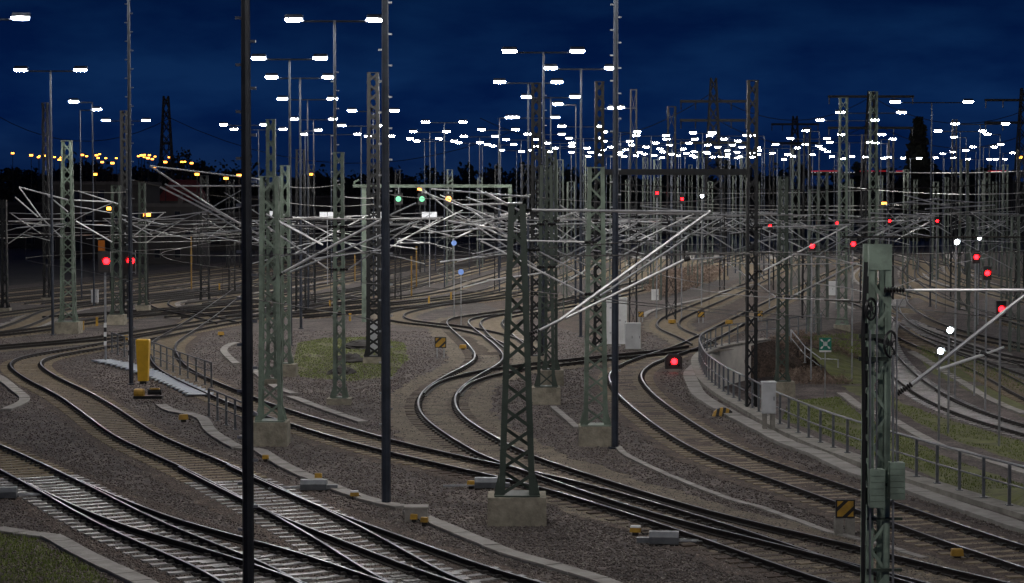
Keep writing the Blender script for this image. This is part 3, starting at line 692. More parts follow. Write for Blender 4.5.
for (x, y0, y1) in ((876.5, 469, 507), (896.5, 462, 499)):
    for k in range(6):
        a = wx(x, y0 + (y1 - y0) * (k + .5) / 6); h = (y1 - y0) / 6 / 57.0
        q = MB(); q.box(a, (.26, .24, h - .008), 0, .97); q.build('weight', M_FRONT, rt)
    a, b = wx(x, y0), wx(x + .5, 300); q = MB(); q.tube([a, b], .014, 5); q.build('weight_rod', M_GALV, rt)
q = MB(); q.tube([wx(893, 660), wx(893, 355)], .02, 6); q.build('guide_rod', M_GALV, rt)
q = MB(); q.tube([wx(870, 660), wx(870, 330)], .022, 6); q.build('guide_rod', M_GALV, rt)
for z in (5.8, 5.4): MB().box((-.12, -.36, z), (.5, .05, .07)).build('clamp_bar', M_DKGREEN, rt)
for z in (1.7, 2.6, 3.2): MB().box((.1, -.36, z), (.62, .04, .05)).build('clamp_bar', M_DKGREEN, rt)
for i in range(10):     # black blocks added along the left leg to darken its shaded face
    z = 3.0 + i * .41; MB().box((-.235, -.3 + .05 * math.sin(i * 2), z), (.05, .1, .3)).build('shade_block', M_BLACK, rt)
MB().tube([wx(863, 660), wx(863, 560), wx(864, 420), wx(863, 330), wx(866, 262)], .035, 6).build('feeder_cable', M_BLACK, rt)

# ------------------------------------------------------------------ cantilevers (arms in the plane across the track at their mast)
def ins(mb, a, b, r=.065, n=6):
    a, b = Vector(a), Vector(b)
    for i in range(n):
        p = a + (b - a) * ((i + .25) / n); p2 = a + (b - a) * ((i + .75) / n)
        mb.tube([p, (p + p2) / 2, p2], r * .55, 8); mb.tube([(p * .55 + p2 * .45), (p * .45 + p2 * .55)], r, 8)
def arms(key, d, tubes):
    r = MASTS[key]
    for t in tubes:
        (a, b), rad, m = t[0], t[1], t[2]
        da = t[3] if len(t) > 3 else d; db = t[4] if len(t) > 4 else da
        q = MB(); q.tube([P(a[0], a[1], da), P(b[0], b[1], db)], rad, 8); world_part(q, 'cantilever_tube', m, r)
def insul(key, d, lst, r=.06):
    for a, b in lst:
        pa, pb = P(*a, d), P(*b, d); q = MB()
        n = 7; prof = []
        ax = pb - pa; L = ax.length; ax.normalize(); u = ax.cross(Vector((0, 1, 0))).normalized(); v = u.cross(ax)
        vs = []; fs = []; K = 8
        for i in range(n * 2 + 1):
            rr = r if i % 2 else r * .45
            for k in range(K):
                an = 6.2832 * k / K; vs.append(pa + ax * (L * i / (2 * n)) + (u * math.cos(an) + v * math.sin(an)) * rr)
        for i in range(n * 2):
            for k in range(K): fs.append((i * K + k, i * K + (k + 1) % K, (i + 1) * K + (k + 1) % K, (i + 1) * K + k))
        q.add(vs, fs); world_part(q, 'insulator', M_INSUL, MASTS[key])
D = MASTS['dark'].location.y
arms('dark', D, [(((536, 332), (562, 319)), .035, M_GALV), (((560, 320), (711, 211)), .042, M_ALU), (((531, 210), (711, 212)), .032, M_ALU), (((566, 318), (684, 260)), .034, M_ALU),
                 (((684, 260), (690, 258)), .06, M_INSUL), (((600, 296), (687, 238)), .03, M_GALV), (((634, 268), (640, 241)), .014, M_WIRE), (((686, 238), (684, 259)), .018, M_WIRE),
                 (((548, 248), (690, 238)), .012, M_WIRE), (((538, 251), (584, 275)), .02, M_ALU), (((684, 260), (724, 257)), .022, M_ALU)])
insul('dark', D, [((524, 337), (540, 330)), ((521, 210), (532, 210)), ((524, 250), (540, 250))])
arms('right', 35.6, [(((914, 290), (1040, 290)), .028, M_ALU), (((911, 385), (1005, 311)), .034, M_ALU), (((1000, 314), (1050, 276)), .03, M_ALU), (((940, 369), (988, 353)), .028, M_WHITE), (((988, 353), (1004, 347)), .02, M_WHITE),
                     (((980, 352), (988, 355)), .035, M_INSUL), (((890, 290), (915, 290)), .02, M_GALV), (((860, 302), (824, 300)), .012, M_WIRE)])
insul('right', 35.6, [((897, 394), (912, 384)), ((884, 290), (905, 290))])
D = MASTS['left'].location.y
arms('left', D, [(((282, 273), (386, 217)), .045, M_ALU), (((386, 217), (416, 203)), .03, M_GALV), (((290, 272), (381, 235)), .036, M_GALV), (((381, 235), (419, 221)), .03, M_GALV), (((312, 259), (381, 250)), .028, M_GALV),
                 (((278, 219), (440, 219)), .02, M_WIREL), (((276, 220), (323, 245)), .034, M_ALU), (((266, 214), (308, 236)), .028, M_GALV)])
insul('left', D, [((272, 280), (285, 272)), ((268, 219), (280, 219))])
D = MASTS['tallleft'].location.y
arms('tallleft', D, [(((150, 166), (217, 210)), .045, M_ALU), (((217, 210), (268, 240)), .04, M_ALU), (((160, 187), (210, 212)), .04, M_ALU), (((210, 212), (266, 246)), .04, M_GALV), (((165, 184), (266, 238)), .036, M_ALU),
                         (((150, 166), (268, 180)), .034, M_ALU), (((168, 186), (268, 186)), .038, M_ALU), (((138, 221), (240, 207)), .024, M_ALU), (((240, 207), (268, 204)), .024, M_GALV), (((200, 234), (268, 228)), .034, M_ALU),
                         (((150, 232), (200, 213)), .022, M_GALV), (((204, 212), (250, 185)), .022, M_GALV), (((225, 193), (262, 216)), .022, M_GALV), (((200, 234), (262, 246)), .026, M_ALU), (((136, 226), (266, 221)), .018, M_GALV)])
D = MASTS['leftfoot'].location.y
arms('leftfoot', D - .6, [(((19, 187), (40, 216)), .05, M_ALU), (((40, 216), (62, 238)), .04, M_GALV), (((19, 187), (68, 200)), .05, M_ALU), (((15, 197), (38, 217)), .05, M_ALU), (((19, 219), (64, 219)), .034, M_ALU), (((24, 223), (64, 227)), .034, M_ALU),
                          (((16, 228), (64, 224)), .034, M_GALV), (((46, 194), (68, 212)), .05, M_GALV)])
D = MASTS['leftback'].location.y
arms('leftback', D - .6, [(((72, 200), (112, 202)), .045, M_ALU), (((76, 221), (112, 242)), .05, M_ALU), (((74, 206), (112, 213)), .04, M_GALV), (((86, 214), (112, 203)), .035, M_GALV), (((80, 224), (112, 226)), .035, M_GALV), (((78, 191), (118, 204)), .045, M_GALV),
                          (((122, 215), (165, 225)), .035, M_GALV), (((122, 219), (152, 235)), .035, M_GALV)])
D = MASTS['talldark'].location.y
random.seed(11)
TUB = [((420, 187), (456, 216)), ((456, 216), (508, 238)), ((431, 189), (530, 197)), ((418, 190), (471, 210)), ((471, 210), (512, 240)), ((428, 233), (488, 228)), ((397, 242), (463, 210)), ((388, 245), (417, 249)), ((440, 195), (512, 226)),
       ((476, 189), (512, 208)), ((462, 205), (522, 203)), ((448, 221), (520, 232)), ((466, 197), (524, 219)), ((440, 262), (505, 254)), ((397, 243), (430, 243)), ((485, 192), (528, 215)), ((452, 240), (498, 218)), ((470, 222), (530, 214)), ((412, 226), (452, 236))]
arms('talldark', D, [(t, random.choice([.034, .042, .05]), random.choice([M_ALU, M_ALU, M_GALV]), D - (i % 4) * .5 - .4) for i, t in enumerate(TUB)])
D = MASTS['backsage'].location.y
TUB = [((560, 285), (600, 262)), ((548, 246), (592, 268)), ((610, 250), (662, 222)), ((612, 262), (655, 236)), ((620, 230), (700, 224)), ((560, 205), (600, 232)), ((545, 222), (590, 208)), ((556, 244), (574, 226)), ((604, 212), (700, 213)), ((640, 206), (690, 212))]
arms('backsage', D, [(t, random.choice([.028, .036, .044]), random.choice([M_ALU, M_GALV]), D - .5) for t in TUB])
D = MASTS['bank'].location.y
arms('bank', D, [(((700, 228), (735, 250)), .035, M_ALU), (((735, 250), (776, 236)), .03, M_GALV), (((700, 215), (776, 214)), .026, M_GALV), (((792, 224), (838, 238)), .03, M_GALV), (((740, 229), (776, 251)), .034, M_ALU)])
D = MASTS['litright2'].location.y
TUB = [((889, 237), (923, 219)), ((883, 237), (928, 218)), ((876, 231), (930, 214)), ((880, 240), (916, 222)), ((870, 213), (935, 216)), ((876, 228), (920, 228)), ((888, 212), (912, 236)), ((905, 195), (960, 210)), ((902, 202), (950, 205)),
       ((880, 205), (940, 198)), ((930, 199), (985, 203)), ((925, 209), (995, 205))]
arms('litright2', D, [(t, random.choice([.03, .042, .05]), random.choice([M_ALU, M_ALU, M_GALV]), D - (i % 3) * .6 - .4) for i, t in enumerate(TUB)])
D = MASTS['litright'].location.y
arms('litright', D, [(((768, 240), (836, 238)), .03, M_GALV), (((855, 236), (838, 244)), .03, M_ALU), (((800, 222), (838, 243)), .04, M_ALU), (((775, 226), (838, 230)), .026, M_GALV)])

# ------------------------------------------------------------------ lesser masts of the back yard: one proto, copied
def proto_mast(m):
    r = thing('catenary_mast', None, None)
    lattice(r, .66, .52, 0, 10.0, m, detail=False, leg=.085, br=.055, panel=1.15, depth=.8)
    return r
protos = {}
FARM = [(633, 90, 330, 'D'), (671, 107, 320, 'D'), (657, 160, 300, 'G'), (700, 152, 288, 'G'), (722, 150, 290, 'D'), (806, 128, 318, 'D'), (822, 172, 320, 'G'), (813, 190, 335, 'G'), (863, 135, 300, 'D'),
        (890, 140, 300, 'D'), (905, 170, 296, 'G'), (953, 120, 300, 'D'), (963, 160, 310, 'G'), (972, 217, 338, 'G'), (986, 172, 290, 'G'), (1014, 216, 352, 'G'), (1004, 165, 300, 'G'), (795, 150, 300, 'G'), (771, 150, 290, 'D'),
        (743, 158, 285, 'G'), (690, 165, 280, 'G'), (645, 158, 290, 'G'), (583, 155, 300, 'G'), (560, 160, 315, 'G'), (571, 182, 300, 'G'), (613, 170, 285, 'G'), (312, 165, 305, 'D'), (301, 150, 312, 'D'), (398, 170, 300, 'D'),
        (232, 180, 292, 'D'), (205, 176, 300, 'D'), (450, 170, 285, 'G'), (497, 165, 290, 'D'), (525, 165, 280, 'D'), (627, 180, 270, 'G'), (676, 178, 272, 'G'), (710, 182, 268, 'G'), (734, 176, 266, 'G'), (757, 182, 280, 'G'),
        (783, 180, 270, 'G'), (851, 180, 272, 'G'), (880, 176, 268, 'G'), (915, 180, 270, 'G'), (935, 182, 280, 'G'), (946, 178, 266, 'G'), (980, 180, 275, 'G'), (1020, 150, 300, 'D'), (994, 182, 270, 'G'), (540, 178, 270, 'G'), (480, 178, 268, 'G')]
def where_x(x): return 'far left' if x < 170 else 'left of centre' if x < 420 else 'centre' if x < 620 else 'right of centre' if x < 800 else 'right'
WH = {'far left': 'far left', 'left of centre': 'left of centre', 'centre': 'centre', 'right of centre': 'right of centre', 'right': 'at right'}
for i, (x, ty, by, c) in enumerate(FARM):
    if c not in protos: o = protos[c] = proto_mast(M_MASTFAR if c == 'G' else M_DARKMAST)
    else: o = copy_tree(protos[c])
    g = G(x, by); o.location = g; h = P(x, ty, g.y).z - g.z
    k_ = random.uniform(.75, 1.35); o.scale = (k_, k_, h / 10.0)
    tone = 'pale green' if c == 'G' else 'dark'
    hh = 'tall' if h > 12.5 else 'slim'
    tag(o, '%s %s lattice mast %s in the yard crowd' % (hh, tone, WH[where_x(x)]), 'catenary mast', 'lattice masts crowding the back yard')

# jointed cantilevers on both sides of the mid distance masts: top tube, strut, registration tube, steady arm, insulators
def cantilever(r, z, side, L, k=1.0):
    s = side
    for a, b, rad, m in (((.35, z), (L, z + .1), .03, M_ALU), ((.4, z - 1.75), (L - .15, z + .05), .036, M_ALU), ((L * .42, z - 1.02), (L - .35, z - 1.3), .03, M_ALU), ((L - .5, z - 1.28), (L + .45, z - 1.52), .02, M_WHITE)):
        q = MB(); q.tube([(s * a[0], -.3, a[1]), (s * b[0], -.3, b[1])], rad * k, 6); q.build('cantilever_tube', m, r)
    for za in (z, z - 1.75): q = MB(); q.lathe([(.03, s * .05), (.075 * k, s * .1), (.03, s * .16), (.075 * k, s * .22), (.03, s * .28), (.075 * k, s * .34), (.03, s * .4)], (0, -.3, za), 8, 'x'); q.build('insulator', M_INSUL, r)
for key, z, sides in (('field', 7.3, (-1, 1)), ('second', 7.6, (1,)), ('twin', 7.4, (1, -1)), ('twinback', 7.5, (-1, 1)), ('bank', 7.2, (1, -1)), ('mid', 6.9, (-1,)), ('tower', 7.5, (-1, 1)), ('leftthird', 7.2, (1, -1)), ('leftdark', 7.7, (1,)), ('litright', 7.2, (1,)), ('edge', 7.1, (1,)), ('leftsil', 7.6, (1, -1)), ('railing', 7.3, (1,)), ('backsage', 7.4, (1, -1))):
    for s in sides: cantilever(MASTS[key], z, s, random.uniform(2.9, 4.1), 1.15 if key in ('leftthird', 'leftdark', 'leftsil', 'edge', 'litright') else 1.0)
for o in [o for o in S.objects if o.name.startswith('catenary_mast') and o.get('group')]:
    if o.location.y < 330 and abs(o.location.y * 0 + proj(o.location)[0] - 512) < 540:
        zs = o.scale[2]; xs = o.scale[0]; sd = random.choice(((1,), (-1,), (1, -1)))
        for s in sd:
            L = random.uniform(2.8, 4.2); z = random.uniform(6.9, 7.7); q = MB()
            for a, b, rad in (((.3, z), (L, z + .1), .026), ((.3, z - 1.75), (L - .1, z + .05), .032), ((L * .45, z - 1.0), (L + .3, z - 1.4), .026)):
                q = MB(); q.tube([(s * a[0] / xs, -.4, a[1] / zs), (s * b[0] / xs, -.4, b[1] / zs)], rad, 5); q.build('cantilever_tube', random.choice([M_ALU, M_GALV, M_GALV]), o)

# ------------------------------------------------------------------ gantries and cross spans
gb = thing('gantry', 'pale green portal beam on a post left of centre below the lamps', 'gantry', G(364, 322))
d0 = gb.location.y
q = MB(); q.bar(P(353, 186, d0), P(512, 186, d0), .2, .22); world_part(q, 'beam', M_GREEN, gb)
q = MB(); q.bar(P(364, 188, d0), P(364, 322, d0), .3, .3, up=(0, 1, 0)); world_part(q, 'post', M_GREEN, gb)
q = MB(); q.bar(P(510, 188, d0), P(510, 322, d0), .26, .26, up=(0, 1, 0)); world_part(q, 'post', M_GREEN, gb)
for x in (354, 448): q = MB(); q.tube([P(x, 184, d0), P(x + 1, 181.5, d0), P(x + 3, 181, d0), P(x + 5, 179.5, d0)], .07, 6); world_part(q, 'bracket', M_GREEN, gb)
for x in (398, 422): pass
gb2 = thing('gantry', 'dark cross beam spanning between two tall masts right of centre', 'gantry', (P(607, 300, 88).x, 88, 0))
q = MB(); q.bar(P(604, 172, 88), P(751, 172, MASTS['railing'].location.y), .2, .24); world_part(q, 'beam', M_DARKMAST, gb2)
def span_wire(a, b, da, db, sag, r, m, label, group, name='cross_span_wire'):
    pa, pb = P(a[0], a[1], da), P(b[0], b[1], db); pts = []
    for k in range(13):
        t = k / 12; p = pa.lerp(pb, t); p.z -= sag * 4 * t * (1 - t); pts.append(p)
    MB().tube(pts, r, 4).build(name, m, None, label, 'wire', group)
SPG = 'cross span wires strung between the masts'
for a, b, d, sag, r, m in [((600, 212), (842, 214), 100, .1, .02, M_WIREL), ((536, 197), (751, 196), 100, .3, .018, M_WIREL), ((600, 183), (1030, 182), 140, .5, .03, M_WIRE), ((560, 228), (790, 232), 110, .2, .014, M_WIRE),
                           ((842, 237), (1040, 237), 120, .0, .05, M_WIRE), ((751, 221), (1040, 204), 130, .3, .022, M_WIREL), ((840, 186), (1040, 192), 170, .4, .03, M_WIREL), ((880, 206), (1040, 214), 150, .3, .026, M_WIREL), ((700, 204), (1030, 199), 190, .4, .03, M_WIREL),
                           ((374, 192), (536, 194), 120, .4, .02, M_WIREL), ((272, 200), (374, 204), 100, .2, .016, M_WIREL), ((374, 214), (536, 216), 118, .3, .02, M_WIREL), ((126, 178), (272, 200), 140, .3, .02, M_WIRE), ((68, 190), (126, 192), 140, .1, .02, M_WIREL),
                           ((620, 191), (870, 190), 220, .3, .035, M_WIREL), ((640, 204), (900, 209), 200, .3, .03, M_WIREL), ((888, 172), (1040, 170), 210, .2, .05, M_WIREL), ((560, 240), (720, 244), 120, .1, .018, M_WIREL), ((130, 236), (262, 232), 100, .1, .013, M_WIREL),
                           ((560, 218), (760, 215), 150, .2, .02, M_WIREL), ((640, 224), (830, 228), 180, .2, .022, M_WIREL), ((860, 246), (1040, 240), 160, .2, .02, M_WIREL), ((256, 179), (340, 184), 100, .3, .018, M_WIREL), ((340, 196), (374, 198), 98, .05, .018, M_WIREL)]:
    dark = m is M_WIRE
    span_wire(a, b, d, d, sag, r, m, ('thin dark cross wire' if dark else 'thin bright cross wire') + ' strung level between masts ' + {'far left': 'far left', 'left of centre': 'left of centre', 'centre': 'centre', 'right of centre': 'right of centre', 'right': 'at right'}[where_x((a[0] + b[0]) / 2)], SPG)
# dark feeders falling to the right in front of the lower yard
span_wire((868, 248), (1040, 330), 70, 52, .3, .02, M_WIRE, 'thick dark wire slanting down across the lower right yard', SPG)
span_wire((880, 292), (990, 232), 60, 120, .4, .014, M_WIRE, 'dark wire rising from the big right mast towards the far right masts', SPG)
span_wire((850, 300), (690, 288), 40, 75, .1, .012, M_WIRE, 'dark wire running left from the big right mast', SPG)
span_wire((770, 217), (880, 232), 90, 60, .2, .014, M_WIRE, 'dark wire passing left above the big right mast', SPG)
for a, b, d1, d2, s in [((-20, 105), (170, 118), 420, 420, 6), ((166, 116), (520, 128), 450, 450, 9), ((713, 95), (872, 96), 400, 430, 5), ((713, 117), (872, 122), 400, 430, 5), ((872, 97), (1060, 92), 430, 420, 6), ((872, 122), (1060, 116), 430, 420, 6), ((480, 118), (713, 92), 420, 400, 7)]:
    span_wire(a, b, d1, d2, s, .07, M_WIRE, 'faint high voltage line sagging against the dark blue sky', 'high voltage lines in the sky', 'power_line')
# overhead line above the near tracks: messenger, contact wire and droppers
for ti, lb in ((4, 'overhead line above the long track crossing the middle'), (5, 'overhead line above the S curved centre track'), (7, 'overhead line above the curved track with the dwarf signal'), (2, 'overhead line above the track bending at the left')):
    k = [p for p in TRACKS[ti] if 46 < p.y < 175][::6]
    if len(k) < 4: continue
    r = thing('overhead_line', lb, 'overhead line')
    MB().tube([(p.x, p.y, 5.5) for p in k], .012, 4).build('contact_wire', M_WIRE, r)
    mz = [7.05 - .55 * abs(math.sin(i * .21)) for i in range(len(k))]
    MB().tube([(p.x, p.y, z) for p, z in zip(k, mz)], .012, 4).build('messenger_wire', M_WIRE, r)
    for p, z in list(zip(k, mz))[1:-1:3]: MB().tube([(p.x, p.y, 5.5), (p.x, p.y, z)], .005, 4).build('dropper', M_WIRE, r)

for i, w in enumerate(FAN):
    if i % 2: continue
    k = [p for p in w if p[1] < 420]
    r = thing('overhead_line', 'overhead line above the %s track of the back yard fan' % ORD[i], 'overhead line', (0, 0, 0), 0, 'overhead lines above the yard fan')
    MB().tube([(x, y, 5.55) for x, y in k], .016, 4).build('contact_wire', M_WIREL, r)
    MB().tube([(x, y, 7.1 - .6 * abs(math.sin(j * 1.2))) for j, (x, y) in enumerate(k)], .016, 4).build('messenger_wire', M_WIREL, r)
# ------------------------------------------------------------------ floodlight poles
HL = 17.0
def head_meshes():
    b = MB(); b.add([(-.43, -.15, .05), (.43, -.15, .05), (.43, .15, .05), (-.43, .15, .05), (-.36, -.1, .13), (.36, -.1, .13), (.36, .1, .13), (-.36, .1, .13), (-.43, -.15, 0), (.43, -.15, 0), (.43, .15, 0), (-.43, .15, 0)],
                    [(4, 5, 6, 7), (0, 1, 5, 4), (1, 2, 6, 5), (2, 3, 7, 6), (3, 0, 4, 7), (8, 9, 1, 0), (9, 10, 2, 1), (10, 11, 3, 2), (11, 8, 0, 3), (11, 10, 9, 8)])
    for s in (-1, 1): b.box((s * .42, 0, -.03), (.02, .3, .12))
    l = MB(); OUT = [(-.405, -.06), (-.34, -.14), (.34, -.14), (.405, -.06), (.405, .06), (.34, .14), (-.34, .14), (-.405, .06)]; l.add([(x, y, -.004) for x, y in OUT] + [(x * .97, y * .95, -.12) for x, y in OUT] + [(x * .9, y * .75, -.17) for x, y in OUT], [tuple(range(8))] + [(a + i, a + (i + 1) % 8, a + 8 + (i + 1) % 8, a + 8 + i) for a in (0, 8) for i in range(8)] + [tuple(range(16, 24))]) if True else l.add([(-.405, -.14, -.004), (.405, -.14, -.004), (.405, .14, -.004), (-.405, .14, -.004), (-.39, -.125, -.12), (.39, -.125, -.12), (.39, .125, -.12), (-.39, .125, -.12)], [(7, 6, 5, 4), (0, 1, 5, 4), (1, 2, 6, 5), (2, 3, 7, 6), (3, 0, 4, 7), (0, 3, 2, 1)])
    return b.mesh('lamp_head', M_POLE), l.mesh('lens', M_LENS)
HM, LM = head_meshes()
LMF = LM.copy(); LMF.materials[0] = M_LENSFAR
POLES = {}
def pole_mesh(h, m, r0, r1):
    k = (round(h, 1), m.name, r0)
    if k not in POLES: b = MB(); b.lathe([(r0 * 1.9, 0), (r0 * 1.9, .05), (r0, .06), (r0, h * .33), (r0 * .97, h * .34), (r1, h)], n=8); POLES[k] = b.mesh('pole', m)
    return POLES[k]
RUNG = MB().bar((0, 0, 0), (.115, 0, 0), .045, .05).mesh('rung', M_GALV)
ARM = {}
def lamp_pole(base, h, heads, label, m=M_POLE, group=None, hs=1.9, rz=0.0, r0=.1, rungs=0, tilt=.42):
    r = thing('lamp_pole', label, 'lamp pole', base, rz, group)
    link('pole', pole_mesh(h - .15, m, r0, r0 * .62), r)
    key = (hs, tuple(heads))
    if key not in ARM:
        b = MB(); x0 = -hs if -1 in heads else 0; x1 = hs if 1 in heads else 0
        b.tube([(x0 * 1.06, 0, .2), (x0 * 1.03, 0, .03), (x0 * .97, 0, 0), (x1 * .97, 0, 0), (x1 * 1.03, 0, .03), (x1 * 1.06, 0, .2)] if x0 and x1 else ([(0, 0, 0), (x1 * .97, 0, 0), (x1 * 1.03, 0, .03), (x1 * 1.06, 0, .2)] if x1 else [(0, 0, 0), (x0 * .97, 0, 0), (x0 * 1.03, 0, .03), (x0 * 1.06, 0, .2)]), .05, 5); ARM[key] = b.mesh('crossarm', M_POLE)
    link('crossarm', ARM[key], r, loc=(0, 0, h - .2))
    for s in heads:
        hd = link('lamp_head', HM, r, loc=(s * (hs + .3), 0, h - .02), rot=(tilt, 0, 0)); link('lens', LM if base[1] < 215 else LMF, hd)
    for k in range(rungs):
        z = 2.2 + k * .42
        if z > h - .6: break
        link('rung', RUNG, r, loc=((.07 if k % 2 else -.07), 0, z), rot=(0, 0, 0 if k % 2 else math.pi))
    return r
# the nearest poles rise out of the top of the picture
for px, y, lb, m, r0 in ((247.5, 37.0, 'near black lamp pole with climbing rungs crossing the whole left foreground', M_BLACKPOLE, .105), (386, 55.2, 'long blue grey pole with rungs standing by the concrete box in the trough', M_POLE, .125),
                         (615, 68.4, 'thin grey pole with rungs touching the sage mast footing', M_POLE, .115), (131.5, 93.5, 'pole with rungs rising beside the yellow cabinet at the left', M_POLE, .1)):
    b = P(px, 400, y); b.z = 0
    lamp_pole(b, 19.2 if y > 90 else HL, (-1, 1), lb, m, None, 1.9, 0, r0, 40)
# floodlights seen in the photograph (lamp position in pixels)
HEADS = [(20, 15), (21, 68), (80, 68), (74, 100), (97, 108), (106, 119), (146, 119), (224, 124), (234, 127), (294.5, 17), (374.5, 17), (258, 56), (321, 56), (271.5, 75.5), (328.5, 75), (283, 98), (332, 96.5), (351.5, 109.5), (395, 109), (294, 118), (333, 117.5),
         (342, 124.5), (380, 124), (263.5, 123), (283, 129), (318.5, 129), (305, 132), (357, 134), (368, 136), (391, 134), (425, 121), (413, 131), (410, 138), (417, 139), (463.5, 120.5), (446.5, 130), (439, 137.5), (464, 135.5), (453.5, 141), (458.5, 142.5),
         (481, 129), (480, 141), (495, 135), (487, 143), (493, 145), (506, 139), (502, 149.5), (500, 80.5), (510, 116), (510, 50), (577, 48), (550, 66), (612, 66), (556.5, 80), (527, 95.5), (574.5, 95), (558, 102.5), (555, 116), (515, 116), (516, 128), (562, 125), (561.5, 133),
         (528, 133), (536, 138), (569, 137), (572, 142), (571.5, 144.5), (571, 151), (548, 142), (514, 144), (522, 151), (536, 146), (531, 149), (555, 147.5), (549, 150.5), (613, 106.5), (619.5, 106), (599.5, 125), (604, 130.5), (598, 137), (603.5, 140.5), (587.5, 147),
         (591, 152), (588, 155), (603, 149), (601, 153), (611, 146.5), (620, 152), (620, 155), (626, 149), (624.5, 156), (637, 131), (636, 134.5), (629.5, 140), (631.5, 143), (646, 145.5), (656, 143), (639.5, 151), (644, 152), (636, 154.5), (660, 148), (663, 152),
         (654, 155), (662, 157), (666.5, 134.5), (666.5, 138), (669.5, 145), (672, 154.5), (678, 156), (693, 130.5), (695, 138), (688.5, 141), (683, 148), (686, 152), (694, 150), (692, 154), (695, 155.5), (712, 133), (709.5, 134.5), (724, 138), (708, 144), (718, 146),
         (706, 152), (708, 153), (713, 157), (721, 157), (738, 140), (732.5, 144), (741.5, 146.5), (727.5, 149), (727.5, 152.5), (727.5, 155.5), (737, 150.5), (739.5, 155), (737, 157), (747, 134.5), (752, 134.5), (752, 152.5), (758, 150.5), (758, 154.5), (752.5, 157),
         (757, 146), (895.5, 101), (968, 99.5), (840, 111), (902, 111), (820, 119), (875, 118.5), (955, 122), (1005.5, 123), (938, 130), (806, 129.5), (841, 133.5), (790.5, 137.5), (827, 137.5), (830, 141), (882, 133.5), (893, 138), (954, 136), (982.5, 129.5),
         (987.5, 133), (775.5, 143), (819, 145), (823, 148), (827.5, 151), (832, 155), (869, 141.5), (876, 142), (973, 147), (966, 149.5), (994, 145), (1000.5, 143.5), (1012.5, 152), (943, 153), (953, 151), (953, 156), (772, 152), (787.5, 152.5), (784, 158.5),
         (793, 155.5), (797.5, 148), (805.5, 144), (812.5, 155), (852, 156.5), (843, 158), (865, 156), (883, 157.5), (889, 156.5), (903, 157), (919, 157.5), (935.5, 158), (968, 158), (989, 159), (996, 158.5), (1005, 158.5)]
pairs = []; left = sorted(HEADS, key=lambda p: p[1]); used = set()
for i, a in enumerate(left):
    if i in used: continue
    best = None
    for j in range(i + 1, len(left)):
        if j in used: continue
        b = left[j]; dx = abs(a[0] - b[0]); k = dx / max(1, YH - (a[1] + b[1]) / 2)
        if abs(a[1] - b[1]) < 2.6 and .22 < k < .68:
            c = abs(k - .42) + abs(a[1] - b[1]) * .06
            if best is None or c < best[0]: best = (c, j)
    if best: used.update((i, best[1])); pairs.append((a, left[best[1]]))
    else: used.add(i); pairs.append((a, None))
LABN = {(21, 68): 'leftmost tall lamp pole with two lit heads on a level crossarm', (294.5, 17): 'tallest lamp pole with two big lit heads high up left of the centre', (510, 50): 'lamp pole with two big lit heads on a wide arm just above the picture centre',
        (895.5, 101): 'lamp pole with two bright heads on a wide arm in the lower right yard', (258, 56): 'lamp pole with two lit heads right behind the black foreground pole', (550, 66): 'lamp pole whose right lit head touches the thin grey pole', (20, 15): 'lamp pole cut off by the left edge with one lit head'}
for a, b in pairs:
    y = (a[1] + b[1]) / 2 if b else a[1]
    d = F * (HL - HC) / (YH - y)
    if b:
        p0, p1 = P(*a, d), P(*b, d); c = (p0 + p1) / 2; hs = max(.8, abs(p1.x - p0.x) / 2 - .3); heads = (-1, 1)
        z = (p0.z + p1.z) / 2
    else:
        sd = 1 if (int(a[0] * 7) % 2) else -1
        if a[0] < 60: sd = 1
        p0 = P(*a, d); hs = 1.2; c = p0 - Vector((sd * (hs + .3), 0, 0)); heads = (sd,); z = p0.z
    if a == (895.5, 101): d = 99.0; p0, p1 = P(*a, d), P(*b, d); c = (p0 + p1) / 2; hs = abs(p1.x - p0.x) / 2 - .3; z = c.z
    g = gz(c.x, c.y); near = d < 150
    lab = LABN.get(a) or LABN.get(b)
    if not lab:
        if d < 205: lab = '%s %s lamp pole %s' % ('large' if d < 150 else 'smaller', 'two headed' if b else 'one headed', {'far left': 'at the far left', 'left of centre': 'left of centre', 'centre': 'in the centre', 'right of centre': 'right of centre', 'right': 'at right'}[where_x(a[0])])
        else: lab = 'tiny %s lamp pole %s in the lamp field' % ('two headed' if b else 'one headed', {'far left': 'at the far left', 'left of centre': 'left of centre', 'centre': 'in the centre', 'right of centre': 'right of centre', 'right': 'at right'}[where_x(a[0])])
    lamp_pole((c.x, c.y, g), z - g, heads, lab, M_POLE, 'floodlight poles of the rail yard', round(hs, 1), random.uniform(-.12, .12) if not b else 0.0, .095 if near else .075, 30 if d < 120 else 0)

# unseen poles: one implied by lit mast fronts, two added to light lower yard
for (x, y), lb in (((9.5, 23.0), 'lamp pole out of view right of the bridge'), ((24.5, 87.0), 'lamp pole of the lower yard out of view at the right'), ((30.5, 110.0), 'second added lamp pole of the lower yard out of view at the right')):
    lamp_pole((x, y, gz(x, y)), HL, (-1, 1), lb, M_POLE, 'floodlight poles of the rail yard', 1.9, 0, .1, 0)
